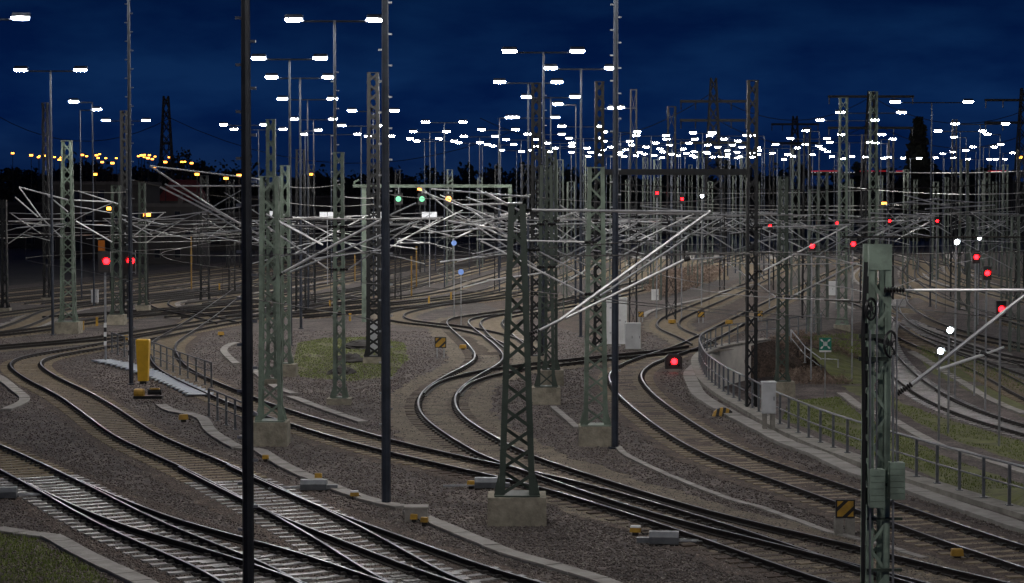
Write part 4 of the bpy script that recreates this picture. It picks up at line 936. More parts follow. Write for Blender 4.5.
# ------------------------------------------------------------------ signals
def disc(c, r, m_, root, name='lens', n=10): q = MB(); q.lathe([(r, -.03), (r * .8, -.045), (0.001, -.06)], c, n, 'y'); return q.build(name, m_, root)
def light_signal(px, fy, ly, lens, label, hw=.5, hh=.95, plate=False, lr=.1, post=.06, offs_=((0, 0),), y=None):
    g = G(px, fy) if y is None else P(px, ly, y)
    if y is not None: g.z = gz(g.x, g.y)
    z = P(px, ly, g.y).z - g.z
    r = thing('signal', label, 'signal', g)
    q = MB(); q.tube([(0, .12, 0), (0, .12, z - hh * .4)], post, 6); q.build('post', M_GALV, r)
    q = MB(); q.box((0, 0, z), (hw, .16, hh), 0, 1.0); hd = q.build('signal_head', M_BLACK, r)
    for ox, oz in offs_:
        disc((ox, -.08, z + oz), lr, lens, hd); q = MB(); n = 8
        vs = [(ox + math.cos(a) * lr * 1.35, -.08, z + oz + math.sin(a) * lr * 1.35) for a in [math.pi * k / n for k in range(n + 1)]] + [(ox + math.cos(a) * lr * 1.35, -.26, z + oz + math.sin(a) * lr * 1.35) for a in [math.pi * k / n for k in range(n + 1)]]
        q.add(vs, [(k, k + 1, n + 2 + k, n + 1 + k) for k in range(n)]); q.build('hood', M_BLACK, hd)
    if plate:
        for k in range(5):
            q = MB(); q.box((0, .03, 1.0 + k * .24), (.14, .03, .236)); q.build('mast_plate_band', M_WHITE if k % 2 == 0 else M_BLACK, r)
    return r
light_signal(104.5, 362, 262, M_RED, 'left one of the two tall signals showing red at the left', .62, 1.1, True, .17, offs_=((.12, .05),), y=107)
light_signal(129, 384, 262, M_RED, 'right one of the two tall signals showing red at the left', .62, 1.1, True, .17, offs_=((.1, .05),), y=96.5)
g = G(673.5, 372); dw = thing('dwarf_signal', 'low dwarf signal shining bright red beside the curved track', 'signal', g)
q = MB(); q.box((0, 0, .08), (.5, .35, .16)); q.build('base', M_CONC, dw)
q = MB(); q.add([(-.42, -.14, .16), (.42, -.14, .16), (.42, .14, .16), (-.42, .14, .16), (-.42, -.14, .72), (-.25, -.14, .9), (.25, -.14, .9), (.42, -.14, .72), (-.42, .14, .72), (-.25, .14, .9), (.25, .14, .9), (.42, .14, .72)],
                [(3, 2, 1, 0), (0, 1, 7, 6, 5, 4), (2, 3, 8, 9, 10, 11), (0, 4, 8, 3), (4, 5, 9, 8), (5, 6, 10, 9), (6, 7, 11, 10), (7, 1, 2, 11)]); hd = q.build('signal_head', M_BLACK, dw)
disc((.02, -.14, .53), .15, M_RED, hd); disc((-.2, -.14, .38), .06, M_GLASS, hd, 'unlit_lens'); disc((.25, -.14, .34), .06, M_GLASS, hd, 'unlit_lens')
FS = [(657, 193, 150, 'R', 'red'), (682, 199, 150, 'R', 'red'), (812, 246, 120, 'R', 'red'), (853, 244, 120, 'R', 'red'), (837, 223, 165, 'R', 'red'), (889.5, 221, 165, 'R', 'red'), (937, 221, 165, 'R', 'red'), (976, 257, 112, 'R', 'red'), (987, 273, 104, 'R', 'red'), (1001, 309, 88, 'R', 'red'),
      (818, 222, 170, 'R', 'red'), (770, 226, 165, 'R', 'red'), (702, 196, 170, 'W', 'white'), (956.5, 242, 110, 'W', 'white'), (949.5, 330, 93, 'W', 'white'), (940, 351, 90, 'W', 'white'), (979, 238, 150, 'W', 'white')]
FL = ['red signal high right of the sage mast, left one of a pair', 'red signal high right of the sage mast, right one of a pair', 'large red signal left of the silvery lattice mast', 'large red signal just left of the big foreground mast head',
      'small red signal at the silvery lattice mast', 'small red signal right of the tall lit mast', 'small red signal farther right of the tall lit mast', 'red signal upper one of two at the right', 'red signal lower one of two at the right', 'red signal touching the bright tube at the right edge',
      'faint red signal left of the silvery mast', 'faint red signal farther left near the bank mast', 'small white signal light right of the pair of red ones', 'white signal light high in the lower right yard', 'upper of two dazzling white lights in the lower right yard', 'lower of two dazzling white lights in the lower right yard', 'tiny white light at the far right']
for (x, ly, y, c, cn), lb in zip(FS, FL):
    big = c == 'R' and y < 125
    light_signal(x, 0, ly, M_RED if c == 'R' else M_WHITELIT, lb, (.42 if c == 'R' else .3), (.7 if c == 'R' else .42), False, .13 if big else (.1 if c == 'R' else .13), y=y, post=.05)
for x, m_, lb in ((398.5, M_GREENLIT, 'left green lit signal under the portal beam'), (422, M_GREENLIT, 'right green lit signal under the portal beam'), (448.5, M_AMBERSIG, 'amber lit signal under the portal beam')):
    p = P(x, 199, 148); r = thing('hanging_signal', lb, 'signal', p)
    q = MB(); q.box((0, 0, 0), (.6, .2, .8)); hd = q.build('signal_head', M_BLACK, r); disc((0, -.1, 0), .2, m_, hd)
    q = MB(); q.tube([(0, .05, .4), (0, .05, P(x, 187, 148).z - p.z)], .04, 6); q.build('hanger', M_GALV, r)
for x, y_, d, lb in ((454, 243, 150, 'upper small round blue marker in the track fan'), (461, 272, 140, 'lower small round blue marker in the track fan')):
    p = P(x, y_, d); p.z = 0; r = thing('marker_sign', lb, 'marker', p); z = P(x, y_, d).z
    q = MB(); q.lathe([(.2, -.02), (.2, .02)], (0, 0, z), 12, 'y'); q.build('marker_disc', M_BLUELIT, r); q = MB(); q.tube([(0, .05, 0), (0, .05, z)], .03, 6); q.build('post', M_GALV, r)
# white boards on posts
for x, y_, by, lb in ((327.5, 215, 286, 'small white lit board on a post behind the ladder like mast'), (429.5, 215, 287, 'small white lit board on a post below the portal beam'), (376.5, 215, 290, 'small white lit board behind the very tall dark mast'), (277, 214, 300, 'small white lit board behind the stout left mast')):
    g = G(x, by); z = P(x, y_, g.y).z; r = thing('track_board', lb, 'sign', g)
    q = MB(); q.tube([(0, .08, 0), (0, .08, z - .3)], .05, 6); q.build('post', M_GALV, r)
    s = F / g.y
    for k in (-1, 1): q = MB(); q.box((k * 3.9 / s, 0, z), (7.2 / s, .08, 6 / s)); q.build('panel', M_BOARD, r)

# ------------------------------------------------------------------ signs, cabinets, small equipment
def striped(px, fy, w, h, leg, label, block=False, horiz=False):
    g = G(px, fy); r = thing('striped_plate', label, 'marker plate', g)
    q = MB(); q.box((0, 0, leg + h / 2), (w, .06, h)); pl = q.build('plate', M_BLACK, r)
    z0 = leg; k = w * .84 / 2; c = leg + h / 2; hh = h * .84 / 2
    def poly(pts): q = MB(); n = len(pts); q.add([(x, -.034, c + z) for x, z in pts] + [(x, -.029, c + z) for x, z in pts], [tuple(range(n)), tuple(range(n, 2 * n))] + [(i, (i + 1) % n, n + (i + 1) % n, n + i) for i in range(n)]); q.build('stripe', M_YEL, pl)
    poly([(-k, -hh), (-k * .35, -hh), (k, hh * .35), (k, hh), (k * .35, hh), (-k, -hh * .35)])
    poly([(-k, hh * .25), (-k * .25, hh), (-k, hh)]); poly([(k * .25, -hh), (k, -hh), (k, -hh * .25)])
    if block:
        for s in (-1, 1): q = MB(); q.box((s * w * .3, .12, leg / 2), (w * .42, .26, leg)); q.build('concrete_foot', M_CONC, r)
    else:
        for s in (-1, 1): q = MB(); q.bar((s * w * .3, .06, 0), (s * w * .3, .06, leg), .06, .06, up=(0, 1, 0)); q.build('leg', M_GALV, r)
    return r
striped(845, 536.5, .47, .45, .46, 'black plate with yellow diagonal stripe on concrete feet beside the big right mast', True)
striped(440.5, 358, .62, .58, .55, 'yellow and black striped plate beside the S curved track')
striped(641, 322, .4, .4, .35, 'small striped plate above the white cabinets'); striped(701, 323, .5, .48, .4, 'small striped plate inside the hairpin track'); striped(760, 322, .4, .4, .4, 'small striped plate behind the tall railing mast')
def cabinet(px, fy, w, h, label, m=M_LGREY, legs=0.0, dpt=.5, doors=2):
    g = G(px, fy); r = thing('cabinet', label, 'cabinet', g)
    z0 = legs
    q = MB(); q.box((0, 0, z0 + h / 2), (w, dpt, h), 0, 1.0); bd = q.build('body', m, r)
    q = MB(); q.box((0, 0, z0 + h + .025), (w + .06, dpt + .06, .05), 0, .94); q.build('roof', m, r)
    for k in range(doors):
        x = -w / 2 + w * (k + .5) / doors; q = MB(); q.box((x, -dpt / 2 - .008, z0 + h * .49), (w / doors - .03, .02, h * .92)); dr = q.build('door', m, r)
        q = MB(); q.box((x + w / doors * .34, -dpt / 2 - .03, z0 + h * .5), (.025, .03, .14)); q.build('handle', M_BLACK, dr)
    if legs:
        for s in (-1, 1): q = MB(); q.box((s * w * .3, 0, legs / 2), (w * .3, dpt * .7, legs)); q.build('support', M_CONC, r)
    else: q = MB(); q.box((0, 0, .04), (w + .1, dpt + .1, .08)); q.build('plinth', M_CONC, r)
    return r
cabinet(616.5, 345, 1.2, 2.75, 'tall white double door cabinet behind the sage mast', M_WHITE, 0, .6, 2)
cabinet(633, 350, .85, 1.5, 'smaller white cabinet right of the tall white one', M_WHITE, 0, .5, 2)
cabinet(768.5, 432, .48, 1.1, 'narrow light grey cabinet on two concrete supports by the railing', M_LGREY, .68, .4, 1)
cabinet(655, 301, .6, .95, 'small white box in the far brown scrub', M_WHITE, 0, .4, 1); cabinet(95, 306, .55, 1.0, 'grey box left of the left red signal', M_LGREY, .3, .4, 1)
cabinet(440, 357, .01, .01, 'x', M_LGREY) if False else None
cabinet(466.5 - 92, 360, .5, 1.5, 'grey box at the foot of the very tall dark mast', M_LGREY, .5, .4, 1)
cabinet(833, 296, .9, 1.3, 'white cabinet left of the big foreground mast', M_WHITE, 0, .5, 2)
# yellow cabinet: slightly wider at the top
g = G(143.5, 384); yc = thing('yellow_cabinet', 'tall tapered yellow box on black and yellow machinery at the left walkway', 'cabinet', g)
q = MB(); q.add([(-.22, -.2, .15), (.22, -.2, .15), (.22, .2, .15), (-.22, .2, .15), (-.3, -.24, 2.0), (.3, -.24, 2.0), (.3, .24, 2.0), (-.3, .24, 2.0), (-.27, -.22, 2.06), (.27, -.22, 2.06), (.27, .22, 2.06), (-.27, .22, 2.06)],
                [(3, 2, 1, 0), (0, 1, 5, 4), (1, 2, 6, 5), (2, 3, 7, 6), (3, 0, 4, 7), (4, 5, 9, 8), (5, 6, 10, 9), (6, 7, 11, 10), (7, 4, 8, 11), (8, 9, 10, 11)]); q.build('body', M_YELB, yc)
q = MB(); q.box((0, 0, .075), (.3, .3, .15)); q.build('pedestal', M_BLACK, yc)
g = G(146, 399); pm_ = thing('point_machine', 'black machine with a yellow drum at the foot of the yellow box', 'point machine', g)
q = MB(); q.lathe([(.11, -.22), (.2, -.2), (.21, .0), (.2, .2), (.11, .22)], (-.28, 0, .24), 14, 'x'); q.build('drum', M_YEL, pm_)
q = MB(); q.lathe([(.08, -.3), (.13, -.28), (.13, .28), (.08, .3)], (.36, .1, .3), 10, 'x'); q.build('motor', M_BLACK, pm_)
q = MB(); q.box((.1, .05, .08), (1.2, .5, .12)); q.build('base_frame', M_BLACK, pm_); q = MB(); q.box((.38, -.02, .44), (.4, .2, .05)); q.build('cover', M_YEL, pm_)
def switch_box(px, fy, w, label, m=M_YEL, white=False, cat='trackside box'):
    g = G(px, fy); r = thing('trackside_box', label, cat, g, random.uniform(-.3, .3))
    q = MB(); q.box((0, 0, .05), (w * .5, .16, .1)); q.build('foot', M_RAILSIDE, r)
    q = MB(); h = w * .42; q.box((0, 0, .1 + h / 2), (w, w * .6, h), 0, .9); q.build('body', m, r)
    q = MB(); q.box((0, 0, .1 + h + .02), (w * .95, w * .6, .04), 0, .9); q.build('lid', M_WHITE if white else m, r)
    q = MB(); q.tube([(w * .4, 0, .12), (w * .75, -.1, .08), (w * 1.1, .2, .03)], .018, 6); q.build('cable', M_BLACK, r)
for a in ((265.5, 462, .2, 'small yellow box at the cable trough below the stout left mast'), (318.5, 481, .22, 'small yellow box behind the grey drum at the trough'), (354.5, 499.5, .25, 'yellow and white box between the grey drum and the blue pole', M_YEL, True), (414, 523, .2, 'yellow box in front of the pale concrete box'),
          (424.5, 526, .2, 'yellow box right of the pale concrete box'), (635.5, 536, .27, 'yellow box with a white lid left of the bottom centre switch machine', M_YEL, True), (957, 560, .28, 'flat yellow box between the two right tracks'), (471.5, 489, .24, 'yellow box left of the long grey box beside the centre mast'),
          (183.5, 422, .36, 'flat yellow box in front of the walkway'), (27, 463, .3, 'small box beside the bottom left grass') if False else (221, 336.5, .4, 'orange yellow box behind the black foreground pole'), (128, 341, .5, 'low yellow box at the left bend of the track'),
          (672, 324.5, .5, 'yellow box on the hairpin track bed'), (729, 325, .5, 'yellow box on the track behind the railing'), (463, 350, .4, 'yellow plate box across the S curved track')): switch_box(*a)
def point_machine(px, fy, L, label, rz=0.0):
    g = G(px, fy); r = thing('point_machine', label, 'point machine', g, rz)
    n = 8; prof = [(-.16, 0), (.16, 0), (.18, .16), (.12, .28), (-.12, .28), (-.18, .16)]
    vs = [(-L / 2, y, z + .05) for y, z in prof] + [(L / 2, y, z + .05) for y, z in prof]
    q = MB(); q.add(vs, [tuple(range(6)), tuple(range(6, 12))] + [(i, (i + 1) % 6, 6 + (i + 1) % 6, 6 + i) for i in range(6)]); q.build('housing', M_RAILING, r)
    q = MB(); q.box((-L / 2 - .15, 0, .12), (.3, .18, .12)); q.build('end_cover', M_RAILING, r)
    for s in (-.1, .1): q = MB(); q.bar((L / 2, s, .12), (L / 2 + .9, s + .1, .1), .04); q.build('drive_rod', M_GALV, r)
    for s in (-1, 1): q = MB(); q.box((s * L * .35, 0, .025), (.2, .5, .05)); q.build('mounting_foot', M_RAILSIDE, r)
point_machine(314, 491, .75, 'grey ribbed point machine drum by the trough', math.pi); point_machine(664, 545, .7, 'grey point machine beside the bottom centre switch', -.1); point_machine(487, 489, .7, 'long grey machine box left of the centre mast', math.pi)
point_machine(4, 499, .7, 'grey point machine cut by the left edge', .1)
g = G(416, 522); cb = thing('concrete_box', 'pale square concrete cable box beside the blue pole', 'cable box', g)
q = MB(); q.box((0, .2, .16), (.58, .5, .36)); q.build('body', M_SLAB, cb); q = MB(); q.box((0, .2, .365), (.62, .54, .05)); q.build('lid', M_SLAB, cb)
g = G(721.5, 416); db = thing('derail_block', 'low yellow and black striped block on the ground by the railing', 'marker', g)
for k in range(6):
    x0, x1 = -.36 + .12 * k, -.36 + .12 * (k + 1) - .004; f = lambda x: .34 - 1.3 * x * x
    q = MB(); q.add([(x0, -.15, 0), (x1, -.15, 0), (x1, .15, 0), (x0, .15, 0), (x0 + .06, -.1, f(x0)), (x1 + .06, -.1, f(x1)), (x1 + .06, .1, f(x1)), (x0 + .06, .1, f(x0))], [(3, 2, 1, 0), (4, 5, 6, 7), (0, 1, 5, 4), (1, 2, 6, 5), (2, 3, 7, 6), (3, 0, 4, 7)])
    q.build('stripe', M_YEL if k % 2 == 0 else M_BLACK, db)
# green assembly point sign
g = G(825, 399); sg = thing('assembly_sign', 'square green sign with white arrows and figures on a thin post', 'sign', g); zt = P(824.5, 344, g.y).z - g.z; w = 12.0 / (F / g.y)
q = MB(); q.tube([(0, .04, 0), (0, .04, zt)], .03, 6); q.build('post', M_GALV, sg)
q = MB(); q.box((0, 0, zt), (w, .03, w * 1.05)); pl = q.build('panel', M_SIGNGREEN, sg)
q = MB(); q.box((0, -.004, zt - w * .6), (w, .03, w * .14)); q.build('footer', M_WHITE, sg)
for sx in (-1, 1):
    for sz in (-1, 1):
        a = w * .40; b = w * .17; t = w * .05; q = MB(); x0, z0 = sx * a, zt + sz * a; dx, dz = -sx, -sz
        pts = [(x0, z0), (x0 + dx * .1 * w, z0), (x0 + dx * .2 * w, z0 + dz * .1 * w), (sx * b, zt + sz * (b - .03 * w)), (sx * b, zt + sz * b), (sx * (b - .03 * w), zt + sz * b), (x0 + dx * .1 * w, z0 + dz * .2 * w), (x0, z0 + dz * .1 * w)]
        q.add([(x, -.019, z) for x, z in pts] + [(x, -.0145, z) for x, z in pts], [tuple(range(8)), tuple(range(8, 16))] + [(i, (i + 1) % 8, 8 + (i + 1) % 8, 8 + i) for i in range(8)]); q.build('arrow', M_WHITE, pl)
for fx in (-.09, 0, .09):
    q = MB(); q.lathe([(w * .05, -.019), (w * .05, -.0145)], (fx * w * 1.3, 0, zt + w * .15), 8, 'y'); q.build('figure_head', M_WHITE, pl); q = MB(); q.box((fx * w * 1.3, -.0165, zt - w * .03), (w * .09, .005, w * .26)); q.build('figure_body', M_WHITE, pl)
# yellow posts in the track fan and small marker stakes
for x, ty, by in ((355, 252, 282), (363.5, 255, 288), (411.5, 256, 297), (416.5, 246, 288), (305, 246, 278), (191.5, 236, 291)):
    g = G(x, by); h = P(x, ty, g.y).z - g.z; r = thing('yellow_post', 'slender yellow post standing in the left half of the track fan', 'post', g, 0, 'slender yellow posts in the track fan')
    q = MB(); q.box((0, 0, h / 2), (.14, .14, h)); q.build('shaft', M_ORPOLE, r); q = MB(); q.box((0, 0, .05), (.4, .4, .1)); q.build('foot', M_CONC, r)
for x, ty, by, lb in ((330, 301, 307, 'short yellow stake in the tracks behind the ladder like mast'), (350, 314, 321, 'short yellow stake near the very tall dark mast'), (429, 297, 304, 'short yellow stake in the middle of the track fan'), (451, 293, 300, 'short yellow stake right of the middle stake in the fan'), (97, 318, 326, 'short yellow stake beside a left concrete footing'), (83, 322, 330, 'short yellow stake right of the wide concrete block at the left'), (219.5, 284, 291, 'yellow crossed marker stake at the shiny rails')):
    g = G(x, by); h = P(x, ty, g.y).z - g.z; r = thing('marker_stake', lb, 'marker', g); q = MB(); q.box((0, 0, h / 2), (.15, .1, h)); q.build('shaft', M_YEL, r); q = MB(); q.box((0, 0, h + .03), (.19, .13, .06)); q.build('cap', M_YEL, r)

# ------------------------------------------------------------------ dark debris heaps on the grass, scrub
for x, y_, w, h, lb in ((349, 361, 1.9, .35, 'dark clump of old ballast on the grass patch, middle one'), (341, 373, 1.6, .3, 'dark clump on the near edge of the grass patch'), (362, 347, 2.6, .4, 'dark clump on the far edge of the grass patch')):
    g = G(x, y_); n = 14; vs = []; fs = []
    for i in range(5):
        for k in range(n):
            a = 6.283 * k / n; rr = (1 - i / 5) ** .6 * random.uniform(.8, 1.15); vs.append((math.cos(a) * w / 2 * rr, math.sin(a) * w * .9 * rr, h * (i / 4) * random.uniform(.8, 1.1)))
    for i in range(4):
        for k in range(n): fs.append((i * n + k, i * n + (k + 1) % n, (i + 1) * n + (k + 1) % n, (i + 1) * n + k))
    fs.append(tuple(range(4 * n, 5 * n))); q = MB(); q.add(vs, fs); o = q.build('soil_heap', mat('dark soil', (.03, .026, .022), (.015, .013, .011), .95, scale=3), None, lb, 'soil heap'); o.location = g
def twigs(n, fn, hgt, m, name, kind=None, parent=None, leaf=.5):
    V = []; Fq = []
    for _ in range(n):
        p = fn(); h = hgt * random.uniform(.4, 1.2); a = random.uniform(0, 6.28); le = random.uniform(.2, .8) * h; t = random.uniform(.006, .018)
        tip = Vector((p.x + le * math.cos(a), p.y + le * math.sin(a), p.z + h)); k = len(V); b = a + 1.57
        V += [(p.x - math.cos(b) * t, p.y - math.sin(b) * t, p.z), (p.x + math.cos(b) * t, p.y + math.sin(b) * t, p.z), tuple(tip)]; Fq.append((k, k + 1, k + 2))
        for _ in range(3):
            u = random.uniform(.35, 1); c = p.lerp(tip, u); l = random.uniform(.04, .12) * leaf * 2; e1 = Vector((random.uniform(-1, 1), random.uniform(-1, 1), random.uniform(-.3, 1))).normalized() * l; e2 = Vector((random.uniform(-1, 1), random.uniform(-1, 1), random.uniform(-1, 1))).normalized() * l * .6
            k = len(V); V += [tuple(c), tuple(c + e1 + e2), tuple(c + e1 * 1.6 - e2 * .3)]; Fq.append((k, k + 1, k + 2))
    return link(name, np_mesh(name, V, Fq, m), parent, kind=kind)
BP = [(766, 340), (800, 338), (842, 372), (838, 392), (790, 400), (772, 392), (766, 360)]
def bank_pt():
    while True:
        y = random.uniform(119, 131); e = edge_x(y); x = (e + random.uniform(-.3, 3.8)) if y > 125 else random.uniform(15.8, 19.8) - random.random() ** 2 * (y - 119) * .1
        p = Vector((x, y, gz(x, y))); 
        if in_frame(p): return p
twigs(3600, bank_pt, .32, M_BRUSH, 'brush', 'stuff')
def scrub_pt():
    while True:
        px_, py_ = random.uniform(640, 730), random.uniform(266, 300)
        if inside((px_, py_), [(645, 291), (660, 274), (700, 268), (726, 271), (712, 283), (665, 298)]): p = Z(px_, py_, 0); return p
twigs(2600, scrub_pt, .5, M_BRUSH, 'scrub', 'stuff', leaf=1.3)

# ------------------------------------------------------------------ city edge behind the yard
def tree(x, y, h, w, label, group, m=M_LEAF, bare=False, narrow=False, n=650):
    r = thing('tree', label, 'tree', (x, y, 0), 0, group)
    q = MB(); q.tube([(0, 0, 0), (.15, 0, h * .3), (-.1, .1, h * .6), (0, 0, h * .9)], h * .022, 6, h * .005); tr = q.build('trunk', M_BARK, r)
    blobs = [(0.03 * random.uniform(-1, 1) * w, 0, h * (.12 + .8 * k / 15), w * .42 * (1 - k / 15) ** .6 + .4) for k in range(16)] if narrow else [(random.uniform(-.5, .5) * w * (1 - .5 * k / 9), random.uniform(-.4, .4) * w, h * (.35 + .55 * k / 9), w * random.uniform(.16, .3)) for k in range(10)]
    for bx, by, bz, br in blobs[::2]: q = MB(); q.tube([(0, 0, bz * .6), (bx * .6, by * .6, bz * .85), (bx, by, bz)], h * .008, 5, h * .002); q.build('limb', M_BARK, r)
    V = []; Fq = []
    for _ in range(n):
        bx, by, bz, br = random.choice(blobs); d = Vector((random.gauss(0, 1), random.gauss(0, 1), random.gauss(0, .8))).normalized() * br * random.random() ** .35
        c = Vector((bx, by, bz)) + d; s = random.uniform(.016, .045) * h * (.6 if bare else 1); e1 = Vector((random.gauss(0, 1), random.gauss(0, 1), random.gauss(0, 1))).normalized() * s; e2 = e1.cross(Vector((random.gauss(0, 1), random.gauss(0, 1), random.gauss(0, 1)))).normalized() * s * .7
        k = len(V); V += [tuple(c - e1), tuple(c + e2), tuple(c + e1), tuple(c - e2)]; Fq.append((k, k + 1, k + 2, k + 3))
    link('crown', np_mesh('crown', V, Fq, m), r); return r
random.seed(21)
tp = [tree(0, 700, 19, 15, '', 'trees along the skyline'), tree(0, 700, 22, 13, '', 'trees along the skyline'), tree(0, 700, 16, 17, '', 'trees along the skyline')]
TG = 'trees along the skyline'
first = set()
for i in range(110):
    px_ = -15 + i * 9.7 + random.uniform(-6, 6); d = random.uniform(620, 820); k = random.randrange(3)
    o = tp[k] if k not in first else copy_tree(tp[k]); first.add(k)
    o.location = (P(px_, 200, d).x, d, 0); s = random.uniform(.85, 1.15) * (1.12 if px_ < 260 else 1.0); o.scale = (s * random.uniform(.9, 1.25), s, s); o.rotation_euler = (0, 0, random.uniform(0, 6))
    tag(o, 'dark tree in the skyline tree belt at the ' + where_x(px_), 'tree', TG)
# wooded ridge beyond, one mass
V = []; Fq = []
for _ in range(26000):
    px_ = random.uniform(-60, 1090); d = random.uniform(860, 980); top = 20 + 3.5 * math.sin(px_ * .021) + 2.5 * math.sin(px_ * .083 + 1) + (2.5 if px_ < 230 else 0); z = top * random.random() ** .6
    c = Vector((P(px_, 200, d).x, d, z)); s = random.uniform(.6, 1.7); e1 = Vector((random.gauss(0, 1), random.gauss(0, 1), random.gauss(0, 1))).normalized() * s; e2 = e1.cross(Vector((random.gauss(0, 1), random.gauss(0, 1), random.gauss(0, 1)))).normalized() * s * .8
    k = len(V); V += [tuple(c - e1), tuple(c + e2), tuple(c + e1), tuple(c - e2)]; Fq.append((k, k + 1, k + 2, k + 3))
link('far_woods', np_mesh('far_woods', V, Fq, M_LEAF), kind='stuff')
o = tree(P(187, 165, 560).x, 560, 25, 12, 'taller bare looking tree rising above the orange city lamps at the left', None, bare=True)
pop = tree(P(918, 200, 520).x, 520, 33, 10, 'single tall dark poplar silhouetted behind the right floodlights', None, narrow=True, n=3200)
pop2 = tree(P(862, 200, 600).x, 600, 22, 8, 'dark pointed tree left of the tall poplar', None)
def building(px, w_, h, d, label, dp=14, roof=M_ROOF, wallm=M_BUILD, lit=0, rows=2, cols=6, pitched=False, winm=M_WARMWIN):
    x = P(px, 200, d).x; r = thing('building', label, 'building', (x, d, 0))
    q = MB(); q.box((0, dp / 2, h / 2), (w_, dp, h)); wl_ = q.build('wall', wallm, r)
    if pitched:
        q = MB(); q.add([(-w_ / 2 - .4, -.5, h + .02), (w_ / 2 + .4, -.5, h + .02), (w_ / 2 + .4, dp + .5, h + .02), (-w_ / 2 - .4, dp + .5, h + .02), (-w_ / 2 + 1, dp / 2, h + 4), (w_ / 2 - 1, dp / 2, h + 4)], [(3, 2, 1, 0), (0, 1, 5, 4), (2, 3, 4, 5), (1, 2, 5), (3, 0, 4)]); q.build('roof', roof, r)
    else: q = MB(); q.box((0, dp / 2, h + .25), (w_ + .6, dp + .6, .5)); q.build('roof', roof, r)
    for i in range(rows):
        for j in range(cols):
            wx_ = -w_ / 2 + w_ * (j + .5) / cols; wz = h * (i + .55) / rows
            if (i + j) % 2: continue
            q = MB(); q.box((wx_, -.02, wz), (w_ / cols * .62, .1, h / rows * .5)); f = q.build('window', M_ROOF, r)
            q = MB(); q.box((wx_, -.09, wz), (w_ / cols * .52, .03, h / rows * .42)); q.build('pane', winm if random.random() < lit else M_GLASS, f)
    q = MB(); q.box((w_ * .2, dp * .4, h + 1), (w_ * .06, 1.2, 1.6)); q.build('chimney' if pitched else 'roof_unit', M_ROOF, r)
    return r
building(95, 16, 12, 330, 'dark hall with windows behind the left lamp poles', lit=.04, rows=3, cols=8)
building(30, 26, 9, 420, 'long dark block at the far left skyline', lit=.02, rows=3, cols=9)
building(215, 30, 7, 400, 'dark shed left of the black foreground pole', lit=.03, rows=2, cols=9)
building(178, 7, 9.6, 380, 'small building with a red roof among the orange lamps', roof=M_REDROOF, lit=.1, rows=2, cols=5, pitched=True)
building(162, 9, 8.4, 300, 'small dark hall behind the left cantilevers', lit=0, rows=3, cols=6)
building(310, 34, 11, 520, 'dark factory hall behind the left lamp cluster', lit=.0, rows=2, cols=8); building(420, 50, 9, 600, 'long dark warehouse left of centre in the distance', lit=.0, rows=2, cols=11)
building(560, 44, 8, 640, 'long dark warehouse at the centre of the skyline', lit=0, rows=2, cols=9); building(690, 50, 10, 620, 'broad dark warehouse right of centre in the distance', lit=0, rows=2, cols=10)
building(985, 44, 9, 560, 'dark warehouse at the right skyline', lit=.02, rows=2, cols=9)
br = thing('red_lit_bridge', 'distant long parapet outlined by a broken strip of red lights at the right skyline', 'bridge', (P(910, 171, 540).x, 540, 0))
for a, b in ((808, 840), (860, 886), (896, 918), (988, 1008)):
    q = MB(); q.bar(P(a, 171.2, 539), P(b, 171, 539), .2, .32); world_part(q, 'light_strip', M_REDSOFT, br)
for a in range(812, 880, 3):
    if random.random() < .8: q = MB(); q.box(P(a, 172.4, 538.6), (.22, .1, .22)); world_part(q, 'small_lamp', M_BOARD, br)
q = MB(); q.bar(P(790, 174, 540), P(1030, 174, 540), 1.0, .9); world_part(q, 'deck', M_BUILD, br)
for x in (800, 850, 905, 955, 1010): q = MB(); a = P(x, 176, 540.5); q.bar(a, (a.x, a.y, 0), 1.2, 1.2, up=(0, 1, 0)); world_part(q, 'pier', M_BUILD, br)
def city_lamp(px, py, d, label=None, hz=None):
    p = P(px, py, d); r = thing('street_lamp', label or 'orange street lamp in the city row at far left', 'street lamp', (p.x, p.y, 0), 0, None if label else 'orange street lamps at the city edge')
    q = MB(); q.tube([(0, 0, 0), (0, 0, p.z - .3)], .1, 6, .06); q.build('post', M_DARKMAST, r)
    q = MB(); q.box((0, 0, p.z + .16), (.9, .5, .12), 0, .7); hd = q.build('lamp_head', M_DARKMAST, r); q = MB(); q.box((0, 0, p.z - .05), (.55, .4, .3), 0, 1.0); q.build('lens', M_AMBER, hd)
random.seed(5)
for x, y_ in ((12, 154), (14, 153), (31, 155), (37, 155), (39, 156), (43, 155.5), (47, 156), (54, 157), (58, 157), (62, 157.5), (82, 154), (86, 156), (95, 156), (98, 155), (101, 154), (103, 157), (105, 158), (113, 158), (116, 158), (139, 155), (141, 154), (143, 153), (145, 155), (147, 156), (151, 157), (154, 156), (156, 158), (166, 156.5), (168, 157), (183, 161), (186, 160), (192, 162), (104, 153), (148, 153.5)):
    if random.random() < .9: city_lamp(x + random.uniform(-1.5, 1.5), y_ + random.choice([-1, 0, 0, 0, 1, 2, 5, 9]) * random.uniform(.3, 1), random.uniform(330, 620))
for x, y_, d, lb in ((197, 174, 300, 'orange lamp lower down left of the black foreground pole'), (226, 178, 280, 'orange lamp half hidden beside the black foreground pole'), (239, 175, 280, 'orange lamp touching the left side of the black pole'), (95, 174, 320, 'orange lamp on the low dark hall'), (110, 208, 200, 'small orange light at the left mast crowd'), (147, 214, 180, 'small orange light below the bright left cantilevers'), (311, 174, 330, 'small orange light left of the ladder like mast'), (884, 203, 260, 'single amber light above the big foreground mast'), (1020, 157, 300, 'orange lamp at the right picture edge'), (420, 189, 260, 'small orange light at the portal beam')):
    city_lamp(x, y_, d, lb)
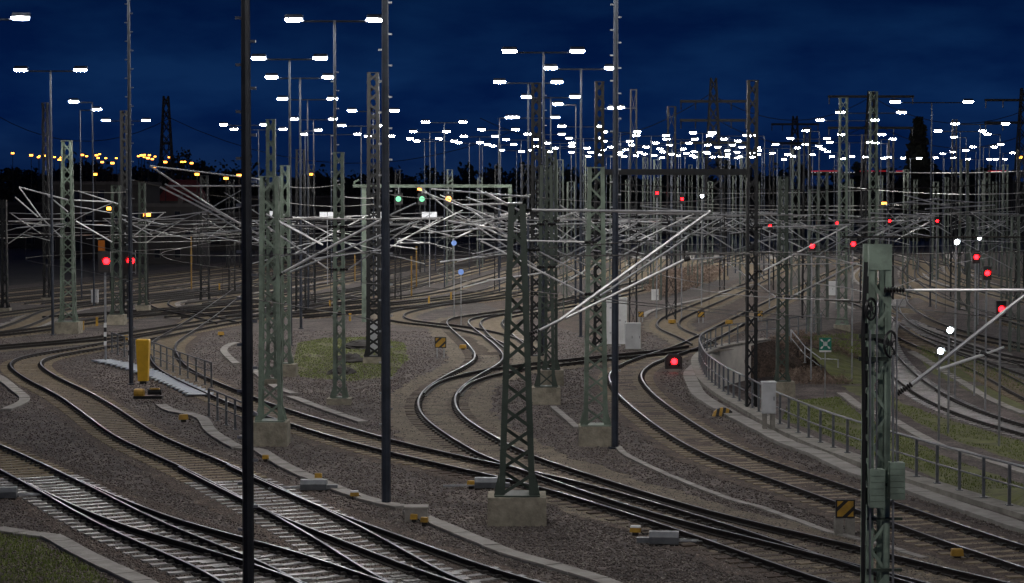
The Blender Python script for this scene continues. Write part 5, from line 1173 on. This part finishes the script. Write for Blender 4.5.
# high voltage pylons against the sky
def pylon(px, ty, d, label, arm=9, arms_=(0, .13, .26), m=M_DARKMAST):
    p = P(px, ty, d); r = thing('pylon', label, 'pylon', (p.x, d, 0)); h = p.z
    for sx in (-1, 1):
        for sy in (-1, 1): q = MB(); q.bar((sx * 2.2, sy * 2.2, 0), (sx * .5, sy * .5, h), .3, .3, up=(0, 1, 0)); q.build('leg', m, r)
    tot = MB(); n = 12
    for i in range(n):
        t0, t1 = i / n, (i + 1) / n; a, b = 2.2 - 1.7 * t0, 2.2 - 1.7 * t1
        for s in (-1, 1): tot.bar((-a, s * a, h * t0), (b, s * b, h * t1), .16); tot.bar((a, s * a, h * t0), (-b, s * b, h * t1), .16); tot.bar((s * a, -a, h * t0), (s * b, b, h * t1), .16)
    tot.build('lattice', m, r, kind='stuff')
    for f in arms_:
        z = h * (1 - f) - .5; L = arm * (.75 if f == 0 else 1)
        q = MB(); q.add([(-L, 0, z), (0, -.5, z - .1), (L, 0, z), (0, .5, z - .1), (0, 0, z + 1.4)], [(0, 1, 4), (1, 2, 4), (2, 3, 4), (3, 0, 4), (3, 2, 1, 0)]) if False else q.bar((-L, 0, z), (L, 0, z), .55, .5)
        q.build('crossarm', m, r)
        for s in (-1, -.55, .55, 1): q = MB(); q.tube([(s * L * .97, 0, z), (s * L * .97, 0, z - 1.6)], .12, 5); q.build('insulator', M_INSUL, r)
pylon(713.5, 78, 400, 'high voltage pylon with three arms against the sky right of centre', 6.5, (.12, .23, .36)); pylon(871, 91, 430, 'high voltage pylon behind the tall lit mast', 9, (.02, .22)); pylon(1024, 88, 420, 'high voltage pylon cut by the right picture edge', 8, (.06, .2)); pylon(166, 96, 450, 'slender dark lattice tower against the left sky', .9, (.3,))
pylon(795, 116, 520, 'faint distant pylon behind the right floodlights', 6, (.05, .2))

# ------------------------------------------------------------------ labels: count look-alikes from the left so that each label finds one thing
by = {}
for o in S.objects:
    if o.parent is None and o.get('label') and o.get('category'): by.setdefault(o['label'], []).append(o)
for lb, os_ in by.items():
    if len(os_) < 2: continue
    def cx(o):
        p = o.location if o.type == 'EMPTY' else sum((Vector(v) for v in o.bound_box), Vector()) / 8
        return proj((p.x, max(p.y, 5), 8))[0]
    os_.sort(key=cx)
    for k, o in enumerate(os_): o['label'] = lb + ', ' + (ORD[k] if k < len(ORD) else 'number %d' % (k + 1)) + ' from the left'
